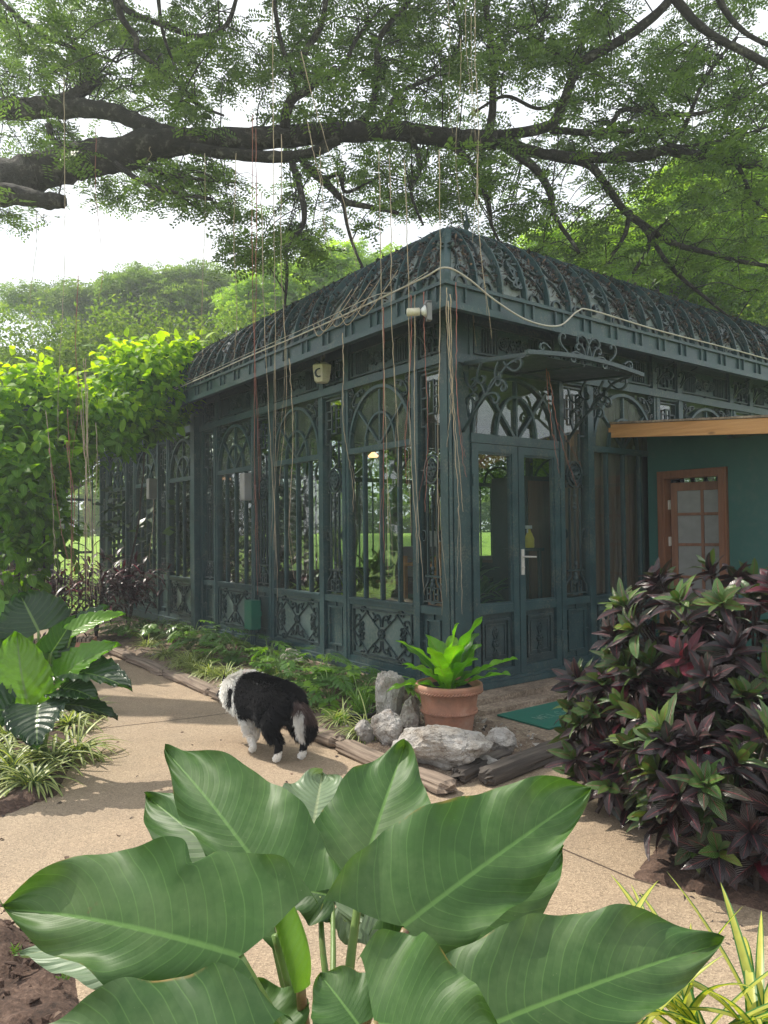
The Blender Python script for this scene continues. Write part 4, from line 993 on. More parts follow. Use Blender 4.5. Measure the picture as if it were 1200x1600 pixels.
rock(612, 1140, 0.30, 0.50, 0.22, 'tall upright buff rock standing behind the terracotta pot', 3, tilt=3)
rock(604, 1172, 0.24, 0.28, 0.22, 'small pointed grey rock in front of the tall upright rock', 5, facets=7)
o = rock(692, 1208, 0.66, 0.32, 0.34, 'large craggy grey rock in front of the terracotta pot', 8, facets=13); o.rotation_euler = (0, 0, .1)
rock(645, 1190, 0.26, 0.2, 0.24, 'low pale rock joining the pointed rock to the large craggy rock', 9)
rock(783, 1184, 0.22, 0.19, 0.18, 'small triangular grey rock at the edge of the concrete slab', 12, facets=6)
rock(758, 1204, 0.26, 0.09, 0.12, 'flat reddish rock lying against the dark log', 14)
rock(571, 1165, 0.16, 0.17, 0.15, 'rounded mossy rock at the end of the timber beside the pointed rock', 17)
rock(456, 1048, 0.30, 0.24, 0.20, 'whitish angular rock half hidden among the bed plants at the greenhouse base', 19, facets=6)
rock(642, 1150, 0.16, 0.30, 0.18, 'shaded brown rock wedged between the pot and the tall rock', 21)

# ---------------------------------------------------------------- terracotta pot and bird's nest fern
pp = gp(702, 1146, 0.03)
pot = empty('terracotta_pot', (pp[0], pp[1], 0.03), 0.3, label='round terracotta pot with two rope bands, behind the craggy rock', cat='plant pot')
H = 0.36; pot.scale = (1.06, 1.06, 1.06)
b = MB(); b.lathe([(0.0, 0), (0.155, 0), (0.16, .01), (0.178, .13), (0.192, .155), (0.196, .17), (0.192, .185), (0.205, .29), (0.222, .30), (0.236, .315), (0.240, .34), (0.236, .355), (0.222, .36), (0.212, .35), (0.205, .31), (0.20, .27), (0.0, .27)], k=56)
b.build('pot_wall', TERRA, pot, smooth=True)
for z, r_ in ((.168, .197), (.312, .236)):
    b = MB()
    for i in range(64):
        a = i * 2 * np.pi / 64; c = np.array([r_ * math.cos(a), r_ * math.sin(a), z]); t_ = np.array([-math.sin(a), math.cos(a), 0])
        b.tube([c - t_ * .012 - [0, 0, .008], c + t_ * .012 + [0, 0, .008]], 0.0055, 5)
    b.build('rope_band', TERRA, pot, smooth=True)
b = MB(); b.lathe([(0.0, .28), (0.14, .285), (0.165, .33), (0.158, .335), (0.14, .315), (0, .31)], k=36); ip = b.build('inner_pot', BLACKP, pot, smooth=True)
b = MB(); pc = np.array([pp[0], pp[1], 0.03 + .31])
fr = []
for i in range(19):
    az = i * 2.4 + rng.uniform(-.2, .2); el = (1.50 - 1.10 * (i / 19)) + rng.uniform(-.1, .1); Lf = rng.uniform(.36, .50) * (0.75 + .3 * min(1, i / 9))
    fr.append((az, el, Lf * (1.45 if i < 6 else 1.15)))
D = np.array([[math.cos(a) * math.cos(e), math.sin(a) * math.cos(e), math.sin(e)] for a, e, _ in fr]); Nn = np.array([[-math.cos(a) * math.sin(e), -math.sin(a) * math.sin(e), math.cos(e)] for a, e, _ in fr])
leaves(b, pc + D * .02, D, Nn, np.array([l for *_, l in fr]), rng.uniform(.12, .17, 19), 8, 26, 'frond', droop=rng.uniform(.3, 1.1, 19), fold=.30, wave=.10, freq=22, rnd=rng.beta(1.5, 1.5, 19))
b.build('birds_nest_fern', L_FERN, None, smooth=True, label="bright green bird's nest fern growing in the terracotta pot", cat='fern')

# black bowl with grass
pp2 = gp(566, 1128, 0.05)
bw = empty('black_bowl_pot', (pp2[0], pp2[1], 0.05), label='shallow black plastic bowl pot in the bed left of the upright rock', cat='plant pot')
b = MB(); b.lathe([(0, 0), (.08, 0), (.105, .07), (.115, .075), (.115, .085), (.105, .085), (.095, .07), (0, .065)], k=32); b.build('bowl', BLACKP, bw, smooth=True)
b = MB(); n = 90; D = norm(np.c_[rng.normal(0, .35, (n, 2)), np.ones(n)]); leaves(b, np.array([pp2[0], pp2[1], .11]) + np.c_[rng.normal(0, .035, (n, 2)), np.zeros(n)], D, rand_dirs(n, -.3, .3), rng.uniform(.12, .26, n), .009, 2, 5, 'strap', droop=rng.uniform(.3, 1.3, n))
b.build('tufted_plant', L_GRASS, smooth=True, label='tufted green grassy plant growing in the black bowl pot', cat='plant')

# ---------------------------------------------------------------- doormat with lettering
mt = empty('doormat', G(-0.06, -1.12, 0.040), AZ, label='dark green doormat with worn lettering on the slab before the glass doors', cat='doormat')
b = MB(); b.box(0, .85, 0, .54, 0, .012); b.build('mat_pad', TEALF, mt)
LET = {'W': [[(0, 1), (.25, 0), (.5, .7), (.75, 0), (1, 1)]], 'E': [[(1, 1), (0, 1), (0, 0), (1, 0)], [(0, .5), (.8, .5)]], 'L': [[(0, 1), (0, 0), (1, 0)]], 'C': [[(1, .85), (.7, 1), (.3, 1), (0, .7), (0, .3), (.3, 0), (.7, 0), (1, .15)]],
       'O': [[(.5, 1), (.1, .8), (0, .5), (.1, .2), (.5, 0), (.9, .2), (1, .5), (.9, .8), (.5, 1)]], 'M': [[(0, 0), (0, 1), (.5, .35), (1, 1), (1, 0)]]}
b = MB()
for i, ch in enumerate('WELCOME'):
    for st in LET[ch]:
        q = np.array(st, float) * [.06, .10] + [.14 + i * .085, .20]
        b.flat(q, 0.014, 0, 0.0, fm=None) if False else b.add(*(lambda q: (np.concatenate([np.c_[q + np.array([0.005, 0.003]), np.full(len(q), .0145)], np.c_[q - np.array([0.005, 0.003]), np.full(len(q), .0145)]]), np.array([[k_, k_ + 1, k_ + 1 + len(q), k_ + len(q)] for k_ in range(len(q) - 1)])))(q))
b.build('mat_lettering', MATTXT, mt)

# ---------------------------------------------------------------- bed planting
def spider(p, n, L, mat, label, group, name='striped_spider_plant', w=.014, cat='spider plant', spread=1.0, up=.9):
    D = norm(np.c_[rng.normal(0, spread, (n, 2)), np.full(n, up)]); b = MB(); base = np.array(p) + np.c_[rng.normal(0, .025, (n, 2)), np.zeros(n)]
    N = norm(np.c_[-D[:, :2] * D[:, 2:], np.ones(n) * .5 + .1])
    leaves(b, base, D, N, L * rng.uniform(.6, 1.1, n), w * rng.uniform(.8, 1.3, n), 2, 8, 'strap', droop=rng.uniform(1.0, 2.3, n), fold=.5)
    return b.build(name, mat, smooth=True, label=label, cat=cat, group=group)
grp = 'striped spider plants along the timber edging'
where = ['nearest the tail of the dog', 'just behind the back of the dog', 'directly above the dog shoulders', 'just ahead of the dog ears', 'two clumps ahead of the dog head', 'three clumps ahead of the dog head', 'over the dark timber where the bed bends away', 'at the far shaded end of the timber', 'hugging the wall side in the shade', 'farthest back by the pergola screen', 'at the timber edge behind the tail', 'between cut leaves under the first big window']
pos = [(-1.15, .05), (-1.18, .62), (-1.12, 1.15), (-1.2, 1.7), (-1.15, 2.2), (-1.22, 2.7), (-1.18, 3.25), (-1.15, 3.9), (-.95, 3.1), (-1.05, 4.8), (-1.2, -.35), (-.75, 1.9), (-1.2, 1.42), (-1.22, 2.45), (-1.2, 2.95), (-1.0, 3.5)]
where += ['squeezed between the third and fourth edge clumps', 'in the bright middle of the timber row', 'at the darker end of the row over the timber', 'second row near the far wall bays']
for i, q in enumerate(pos): spider(G(*q, .05), 95, .36, L_STRP, 'striped spider plant clump ' + where[i], grp, w=.013)
def cutleaf(p, n, L, label, group, lobes=6, bright=0.0):
    """philodendron with deeply lobed leaves: each leaf is a midrib fan of lobes"""
    b = MB(); base = np.array(p, float)
    for i in range(n):
        az = i * 2.4 + rng.uniform(-.3, .3); el = rng.uniform(.25, 1.2); d = np.array([math.cos(az) * math.cos(el), math.sin(az) * math.cos(el), math.sin(el)])
        st = L * rng.uniform(.5, .9); tip = base + d * st + [0, 0, -.15 * st]; P = smoothpath([base, base + d * st * .6 + [0, 0, .05], tip], 4); b.tube(P, .0045, 4, m=1)
        Lf = L * rng.uniform(.45, .7); dl = norm(np.array([d[0], d[1], rng.uniform(-.3, .15)])); up = norm(np.array([0, 0, 1.0]) - dl * dl[2]); sd_ = np.cross(dl, up)
        tl = np.linspace(.05, .92, lobes); BB, DD, LL = [], [], []
        for t_ in tl:
            for s_ in (-1, 1):
                BB.append(tip + dl * Lf * t_ * .75 - up * .12 * Lf * t_ ** 2); a_ = 1.15 - .75 * t_; DD.append(dl * math.cos(a_) + s_ * sd_ * math.sin(a_) + up * rng.uniform(-.1, .15)); LL.append(Lf * .48 * (1 - .45 * abs(t_ - .3)))
        BB.append(tip + dl * Lf * .65); DD.append(dl); LL.append(Lf * .42)
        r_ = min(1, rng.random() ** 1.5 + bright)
        leaves(b, np.array(BB), np.array(DD), up, np.array(LL), np.array(LL) * .36, 2, 3, 'lance', droop=.5, rnd=r_)
    return b.build('cut_leaf_philodendron', [L_XAN, PETI], smooth=True, label=label, cat='philodendron', group=group)
grp = 'cut leaf philodendrons under the greenhouse wall'
cl = [(-.45, .35, 'below the big corner window'), (-.8, .3, 'between the black bowl pot and the corner window'), (-.5, .9, 'under the plain panel beside the corner window'), (-.85, 1.05, 'just over the dog back toward the wall'), (-.45, 1.5, 'right of the whitish rock'), (-.8, 1.6, 'in front of the whitish rock'), (-.4, 2.7, 'left of the whitish rock against the wall'), (-.5, 3.3, 'below the green electrical box'),
      (-.75, 3.0, 'behind the striped clumps below the green box'), (-.4, 4.0, 'under the third window in shade'), (-.75, 4.2, 'in the shaded far third of the bed'), (-.4, 4.9, 'against the far narrow panel'), (-.8, 5.2, 'beside the far striped clump'), (-.5, 6.0, 'in deep shade under the pergola screen'), (-.9, .62, 'just behind the tail of the dog'), (-.62, 2.1, 'crowding the far side of the whitish rock'), (-.9, 6.3, 'farthest away by the pergola foot'), (-1.0, 5.7, 'at the shaded outer edge near the pergola')]
for x, y, w_ in cl: cutleaf(G(x, y, .05), 15, .42, 'cut leaf philodendron ' + w_, grp, bright=.25 if y < 3.4 else 0)  # lighter leaf colours on the nearer plants stand in for sunlight

# left planting: big glossy leaves and striped clumps
def bigleaf(mb, B, T, W, nrm, lobe=.22, cup=.12, droop=.35, wav=.04, nw=5, rnd=.5, shape=1, nu=18, nv=34, seed=0, m=0, curl=0.0, notch=None, asym=None):
    """heart shaped leaf from petiole joint B to tip T, face normal near nrm"""
    B, T = np.asarray(B, float), np.asarray(T, float); D = T - B; L = np.linalg.norm(D); D /= L; N = norm(np.asarray(nrm, float) - D * np.dot(nrm, D)); Sd = np.cross(D, N)
    u = np.linspace(-1, 1, nu * 2 + 1)[None]; v = np.linspace(0, 1, nv)[:, None]; au = np.abs(u)
    w = (np.clip(1 - v, 0, 1) ** .74) * (0.82 + 1.10 * v - 0.55 * v * v) / 0.90
    w = np.where(v > .93, w * 1, w); rs = np.random.default_rng(seed); ph = rs.uniform(0, 6.28, 4)
    edge = 1 + .045 * np.sin(v * 9 + ph[0] + (u > 0) * 2) + .03 * np.sin(v * 19 + ph[1] + (u > 0) * 1.3) + .012 * np.sin(v * 47 + ph[3])
    x = u * w * edge * W / 2
    y = v * L - lobe * L * (au ** .8) * (1 - v) ** 2.2 + .16 * L * au * v * (1 - v) * -1
    x = x * (1 - .35 * (1 - v) ** 6 * (au ** 4))
    if notch is not None:
        side, v0, dep = notch; g = np.exp(-((v - v0) / .035) ** 2) * (np.sign(u) == side) * au ** 2; x = x * (1 - dep * g)
    xa = np.abs(x) * 0
    if asym is not None:
        k_ = np.clip(np.sign(u) * asym[0], 0, 1) * np.ones_like(x); xa = np.abs(x) * k_ * (1 - asym[1]); x = x * (1 - k_ * (1 - asym[1]))
    t = np.clip(y / L, -.3, 1); z = -droop * L * (t - 0.0) ** 2 + droop * L * t * .6
    z = z + cup * W * (au ** 1.6) * (1 if cup > 0 else 1) - .02 * W * (1 - au) ** 6
    vv = v - .32 * au
    z = z + wav * W * au ** 2 * np.sin(vv * nw * 6.28 + ph[2] + (u > 0) * 1.5) + .0035 * W * np.abs(np.sin(vv * 15 * np.pi)) * np.minimum(1, (1 - au) * 4)
    z = z - xa * .8
    if curl: z = z + curl * W * np.clip(u, 0, 1) ** 2 * 1.2
    P = B + D * y[..., None] + Sd * x[..., None] + N * z[..., None]
    uv = np.stack([np.broadcast_to((u + 1) / 2, x.shape), np.broadcast_to(v, x.shape)], -1).reshape(-1, 2)
    mb.grid(P, uv=uv, rnd=rnd, m=m)
al = empty('elephant_ear_plant', gp(60, 1190).tolist(), label='dark glossy elephant ear plant with puckered leaves above striped grass', cat='elephant ear')
AP = gp(60, 1190)
def inroot(mb, root, off, name, mat, smooth=True):
    for i in range(len(mb.V)): mb.V[i] = mb.V[i] - np.asarray(off)
    return mb.build(name, mat, root, smooth=smooth)
DA = 4.75
AL = [  # base px, tip px, width m, normal, rnd, depths
    ((60, 985), (30, 925), .50, (.2, -.8, .6), .15, 4.9, 5.0), ((45, 1105), (20, 985), .46, (.1, -1, .25), .88, 4.6, 4.7), ((95, 1005), (165, 940), .26, (-.2, -.5, .9), .3, 4.9, 5.1), ((115, 985), (195, 952), .18, (0, -.6, .8), .8, 4.8, 5.0),
    ((90, 1060), (180, 1000), .30, (0, -.6, .8), .75, 4.7, 4.7), ((110, 1050), (205, 1065), .34, (.3, -.4, .9), .1, 4.65, 4.5), ((60, 1100), (55, 1165), .42, (.1, -.75, .6), .1, 4.5, 4.2), ((95, 1075), (150, 1085), .26, (.2, -.6, .7), .2, 4.6, 4.4),
    ((100, 1100), (185, 1115), .22, (.3, -.3, .9), .05, 4.6, 4.6), ((80, 1020), (120, 960), .22, (.6, -.5, .5), .3, 4.8, 4.9), ((20, 1060), (-60, 1010), .45, (0, -.6, .8), .5, 4.7, 4.7), ((20, 1110), (-70, 1110), .40, (0, -.6, .8), .3, 4.5, 4.3), ((70, 1060), (85, 985), .35, (.5, -.8, .3), .5, 4.8, 4.9), ((15, 1010), (-30, 930), .4, (.3, -.8, .5), .7, 5, 5.1)]
for i, (b0, t0, w, nr, rr, d0, d1) in enumerate(AL):
    m = MB(); B0, T0 = wp(*b0, d0), wp(*t0, d1); bigleaf(m, B0, T0, w, nr, lobe=.15, cup=.10, droop=.35, wav=.05, nw=7, rnd=rr, seed=i + 40, nu=10, nv=22)
    inroot(m, al, AP, 'leaf', L_ALO)
    m = MB(); m.tube(smoothpath([AP + [rng.uniform(-.05, .05), rng.uniform(-.05, .05), .03], (AP + B0) / 2 + [0, 0, .08], B0], 5), np.linspace(.016, .008, 11), 6); inroot(m, al, AP, 'petiole', PETI)
grp = 'striped grass clumps under the elephant ear'
for i, (px, py, L_, lb) in enumerate([(20, 1215, .42, 'lowest striped grass clump below the puckered dark leaf'), (75, 1200, .40, 'striped grass clump directly under the hanging dark leaf'), (120, 1185, .40, 'striped grass clump reaching over the path on the right of the plant'), (110, 1140, .36, 'striped grass clump showing behind the elephant ear stems'), (-20, 1190, .42, 'striped grass clump cut off by the picture edge'), (50, 1235, .36, 'frontmost striped grass clump on the path edge'), (135, 1120, .30, 'small bright striped grass clump farther back under the drooping leaf'), (15, 1160, .4, 'upright striped grass clump beside the bright leaf')]):
    spider(gp(px, py) + [0, 0, .03], 70, L_, L_STRP, lb, grp, 'striped_grass_clump', .022, 'grass clump')

# dark red shrubs and raised planter below the vine
for i, (px, py, d, r_, lb) in enumerate([(80, 930, 10.2, .6, 'dark red cordyline shrub with a crimson tip beside the hanging vine'), (150, 920, 10.6, .65, 'dark red cordyline shrub behind the bundle of aerial roots'), (200, 925, 11.2, .5, 'dark red cordyline shrub nearest the greenhouse wall'), (35, 930, 9.8, .5, 'dark red cordyline shrub mostly behind the elephant ear')]):
    p = wp(px, py, d); p[2] = 0.2; b = MB(); n = 330; c = p + rng.normal(0, 1, (n, 3)) * [r_ * .45, r_ * .4, r_ * .33] + [0, 0, .55]
    leaves(b, c, norm(rand_dirs(n, -.2, .9) + (c - p - [0, 0, .4]) * .8), np.array([0, 0, 1.0]), rng.uniform(.22, .36, n), rng.uniform(.03, .05, n), 2, 4, 'strap', droop=1.1, rnd=rng.random(n) ** 1.6)
    o = empty('cordyline_shrub', p.tolist(), label=lb, cat='cordyline'); inroot(b, o, p, 'foliage', L_DRAC)
    b = MB()
    for k_ in range(5): b.tube([p + [0, 0, -.2], p + [rng.uniform(-.2, .2), rng.uniform(-.2, .2), .6]], .012, 5)
    inroot(b, o, p, 'stem', TWIG)
p = wp(95, 955, 8.6)
pl = empty('brick_planter', (p[0] - .1, p[1], 0), R(12), label='low terracotta coloured planter with ribbed top edge behind the elephant ear', cat='planter')
b = MB(); b.box(-.55, .45, -.2, .25, 0, .30); b.build('planter_wall', TERRA, pl)
b = MB()
for i in range(22): b.box(-.55 + i * .046, -.55 + i * .046 + .03, -.215, .0, .302, .34)
b.build('ribbed_edge', SLABM, pl)
b = MB(); b.box(-.53, .43, -.18, .23, .30, .301 + .001); b.build('planter_soil', SOILR, pl)

# ---------------------------------------------------------------- croton
def croton(cx, cy, rx, ry, z0, z1, nros, label, stems=14, zbias=1.0, cr=None):
    root = empty('croton_shrub', (cx, cy, 0.03), label=label, cat='croton'); off = np.array([cx, cy, .03])
    fb, sb = MB(), MB(); B_, D_, N_, L_, W_, R_, DR = [], [], [], [], [], [], []
    for k in range(nros):
        a = k * 2.39996; q = (k + .5) / nros; h = q ** zbias; ring = math.sin(math.pi * (.20 + .52 * h)) ** .8
        rad = ring * rng.uniform(.72, 1.0) if k % 4 else ring * rng.uniform(.2, .6)
        c = np.array([cx + rx * rad * math.cos(a), cy + ry * rad * math.sin(a), z0 + (z1 - z0) * h * (1 - .16 * rad * rad) + rng.uniform(-.05, .05)])
        if cr is not None and not cr(c): continue
        out = norm(np.array([math.cos(a) * rad, math.sin(a) * rad, .35 + .9 * h])); axis = norm(out + rng.normal(0, .18, 3))
        root0 = np.array([cx + rng.normal(0, .08), cy + rng.normal(0, .08), .03]); mid = root0 * .45 + c * .55 + [0, 0, .08]
        sb.tube(smoothpath([root0, mid, c], 4), np.linspace(.012, .005, 9), 5)
        n = rng.integers(11, 17); tone = rng.random(); t1 = norm(np.cross(axis, [.3, .2, .9])); t2 = np.cross(axis, t1)
        for j in range(n):
            b_ = j * 2.4 + rng.uniform(-.3, .3); e = .15 + 1.0 * (j / n) + rng.uniform(-.12, .12)   # young leaves upright
            d = axis * math.cos(1.45 - e * 1.05) + (t1 * math.cos(b_) + t2 * math.sin(b_)) * math.sin(1.45 - e * 1.05)
            B_.append(c - axis * .05 * (1 - j / n)); D_.append(d); N_.append(axis + rng.normal(0, .15, 3)); s_ = (1.0 - .38 * j / n)
            L_.append(rng.uniform(.13, .22) * s_); W_.append(rng.uniform(.050, .078) * s_)
            if tone > .86: r_ = rng.choice([1.0, 1.0, .60, .64])
            elif tone > .44: r_ = rng.uniform(.78, .93) if j > n * .4 else rng.uniform(.3, .85)
            elif tone > .24: r_ = rng.uniform(.82, .93) if j > n * .65 else rng.uniform(0, .7)
            else: r_ = rng.uniform(0, .74)
            R_.append(r_); DR.append(rng.uniform(.3, 1.1))
    leaves(fb, np.array(B_), np.array(D_), np.array(N_), np.array(L_), np.array(W_), 4, 7, 'oval', droop=np.array(DR), fold=.25, wave=.07, freq=9, rnd=np.array(R_))
    inroot(fb, root, off, 'foliage', L_CROT); inroot(sb, root, off, 'stem', TWIG); return root
croton(1.86, 3.75, .80, .58, .12, 1.37, 190, 'tall dark purple and red croton shrub beside the shed doorway')
croton(1.26, 4.02, .30, .28, .10, .86, 46, 'low croton shoot with lime tips spreading toward the doormat')
croton(1.50, 3.28, .42, .34, .16, .80, 62, 'low purple croton with green leaves hanging over the path joint')
croton(2.25, 3.35, .6, .45, .12, 1.12, 70, 'croton shrub with crimson upright leaves cut off by the picture edge')

# ---------------------------------------------------------------- philodendron in front
PB = np.array([-0.10, 1.42, 0.05])
ph = empty('giant_philodendron', PB.tolist(), label='giant philodendron with broad ribbed green leaves closest to the camera', cat='philodendron')
PL = [  # base px, tip px, depth base, depth tip, width m, normal, rnd, lobe, cup, droop, material
    ((432, 1392), (258, 1158), 1.38, 1.62, .315, (.45, -.75, .7), .45, .20, .05, .12, 0, None),
    ((412, 1396), (222, 1234), 1.50, 1.76, .230, (-.1, -.70, .70), .25, .16, .08, .16, 0, None),
    ((372, 1492), (-4, 1398), 1.16, 1.22, .345, (.05, -.62, .8), .40, .24, .06, .22, 0, (1, .40, .28)),
    ((352, 1700), (-90, 1690), 1.00, 1.02, .31, (.05, -.55, .85), .15, .2, .04, .15, 0, None),
    ((270, 1512), (22, 1462), 1.42, 1.52, .18, (-.2, -.3, .95), .5, .1, .05, .3, 1, None),
    ((560, 1378), (632, 1158), 1.52, 1.80, .290, (-.12, -.85, .5), .35, .16, .05, .10, 0, None),
    ((488, 1300), (505, 1198), 1.85, 2.05, .26, (.1, -.8, .55), .6, .15, .05, .25, 1, None),
    ((632, 1445), (926, 1226), 1.32, 1.52, .335, (-.22, -.80, .62), .42, .24, .06, .10, 0, None),
    ((664, 1482), (884, 1318), 1.44, 1.64, .255, (-.1, -.75, .55), .3, .2, .05, .15, 0, None),
    ((772, 1598), (1132, 1462), 1.14, 1.24, .275, (-.02, -.60, .8), .2, .24, .06, .12, 0, None),
    ((586, 1600), (790, 1640), 1.06, 0.98, .27, (-.1, -.62, .75), .35, .28, .06, .2, 0, None),
    ((560, 1600), (500, 1520), 1.10, 1.16, .14, (.1, -.6, .75), .3, .2, .05, .1, 0, None),
    ((560, 1400), (640, 1480), 1.78, 1.72, .24, (.2, -.55, .7), .2, .2, .05, .3, 1, None),
    ((520, 1405), (560, 1378), 1.7, 1.75, .18, (.1, -.6, .8), .7, .15, .05, .3, 1, None),
    ((520, 1400), (440, 1385), 1.7, 1.72, .16, (.0, -.6, .8), .0, .15, .05, .3, 0, None),
    ((420, 1620), (395, 1535), 1.22, 1.3, .17, (.3, -.8, .3), .5, .15, .05, .1, 0, None),
    ((200, 1530), (330, 1475), 1.35, 1.3, .14, (.1, -.4, .9), .1, .15, .05, .2, 0, None),
]
for i, (b0, t0, d0, d1, w, nr, rr, lobe, cup, dr, mi, notch) in enumerate(PL):
    m = MB(); B0, T0 = wp(*b0, d0), wp(*t0, d1); Ls = np.linalg.norm(T0 - B0)
    bigleaf(m, B0, T0, w, nr, asym={0: (-1, .5), 2: (-1, .6), 7: (1, .62), 9: (1, .66), 3: (-1, .7)}.get(i), lobe=lobe, cup=cup, droop=dr * 1.2, wav=.055, nw=2.7, rnd=rr, seed=i + 3, notch=notch, nu=26, nv=90)
    # raised midrib
    inroot(m, ph, PB, 'leaf', L_PHILB if mi else L_PHIL)
m = MB()                                                    # furled new leaf
B0, T0 = wp(468, 1545, 1.24), wp(406, 1332, 1.30); D = norm(T0 - B0); Nr = norm(np.cross(D, [0, 1, 0.2])); Sd = np.cross(D, Nr); L_ = np.linalg.norm(T0 - B0)
v = np.linspace(0, 1, 40)[:, None]; u = np.linspace(0, 1, 22)[None]; rad = .014 + .036 * u * np.sin(np.pi * np.clip(v, 0.02, 1) ** .75) ** .8 * (1 - .45 * v); an = 1.2 + u * 3.6
P = B0 + D * (v * L_ - .02 * u * v)[..., None] * 1.0 + (Nr * (rad * np.cos(an))[..., None] + Sd * (rad * np.sin(an) * 1.15)[..., None]); m.grid(P, uv=np.stack([np.broadcast_to(.5 + u * .5, rad.shape), np.broadcast_to(v, rad.shape)], -1).reshape(-1, 2), rnd=.95)
inroot(m, ph, PB, 'new_leaf', L_PHIL)
PT = [((500, 1402), (506, 1500), 1.7, 1.6, .009, 0), ((563, 1385), (545, 1530), 1.50, 1.42, .012, 0), ((634, 1452), (585, 1560), 1.32, 1.30, .012, 1), ((664, 1486), (628, 1560), 1.43, 1.4, .010, 0), ((430, 1460), (465, 1590), 1.32, 1.3, .012, 0), ((374, 1496), (430, 1600), 1.17, 1.22, .014, 0),
      ((350, 1540), (372, 1600), 1.35, 1.35, .011, 0), ((470, 1545), (478, 1620), 1.24, 1.3, .014, 1), ((772, 1600), (700, 1680), 1.15, 1.2, .012, 0), ((586, 1602), (560, 1680), 1.06, 1.2, .010, 1), ((352, 1700), (420, 1780), 1.0, 1.2, .012, 0), ((270, 1514), (380, 1600), 1.42, 1.35, .009, 0), ((412, 1398), (450, 1560), 1.42, 1.34, .010, 0), ((600, 1440), (612, 1540), 1.75, 1.6, .009, 0), ((520, 1400), (520, 1540), 1.72, 1.5, .008, 0)]
for (a, c, d0, d1, r_, mi) in PT:
    m = MB(); A_, C_ = wp(*a, d0), wp(*c, d1); E_ = PB + [rng.uniform(-.05, .05), rng.uniform(-.05, .05), .35]
    P = smoothpath([A_, C_, (C_ + E_) / 2 + [0, 0, -.02], E_], 8); m.tube(P, np.linspace(r_ * .62, r_ * 1.25, len(P)), 8); inroot(m, ph, PB, 'petiole', PETR if mi else PETI)
m = MB(); m.tube(smoothpath([PB + [0, 0, -.05], PB + [0.01, 0, .2], PB + [0, 0, .42]], 6), .045, 10, jit=.08); inroot(m, ph, PB, 'stem', BARK2)

# yellow striped spider plants at lower right
for (px, py, d, n, L_, lb) in ((1085, 1640, 1.75, 34, .50, 'yellow striped screw pine rosette behind the lowest philodendron leaf'), (1190, 1650, 1.7, 26, .45, 'yellow striped rosette cut off at the picture corner'), (940, 1680, 1.6, 12, .48, 'yellow striped rosette mostly under the philodendron leaf')):
    p = wp(px, py, d); D = norm(np.c_[rng.normal(0, .55, (n, 2)), np.full(n, .8)]); b = MB()
    leaves(b, p + np.c_[rng.normal(0, .02, (n, 2)), np.zeros(n)], D, norm(np.c_[-D[:, :2] * 1.2, np.ones(n) * .6]), L_ * rng.uniform(.55, 1.0, n), rng.uniform(.020, .032, n), 4, 12, 'strap', droop=rng.uniform(.3, 1.9, n), fold=.45)
    o = empty('yellow_striped_plant', (p[0], p[1], 0.0), label=lb, cat='striped plant'); inroot(b, o, [p[0], p[1], 0], 'foliage', L_YEL)
    b = MB(); b.tube([[p[0], p[1], 0.0], p + [0, 0, .01]], .022, 8); inroot(b, o, [p[0], p[1], 0], 'stem', BARK2)
# seedlings on the soil
for i, (px, py) in enumerate([(25, 1490), (100, 1530), (60, 1475)]):
    p = gp(px, py, .06); n = 16; b = MB(); D = norm(np.c_[rng.normal(0, .6, (n, 2)), np.ones(n)]); leaves(b, p + np.c_[rng.normal(0, .01, (n, 2)), np.zeros(n)], D, rand_dirs(n), rng.uniform(.02, .05, n), .006, 1, 3, 'strap', droop=1.0)
    b.build('seedling', L_GRASS, label=['tiny green seedling tuft on the red soil at the picture edge', 'tiny green seedling tuft on the red soil near the pale leaf', 'tiny green seedling between two clods of red soil'][i], cat='seedling')
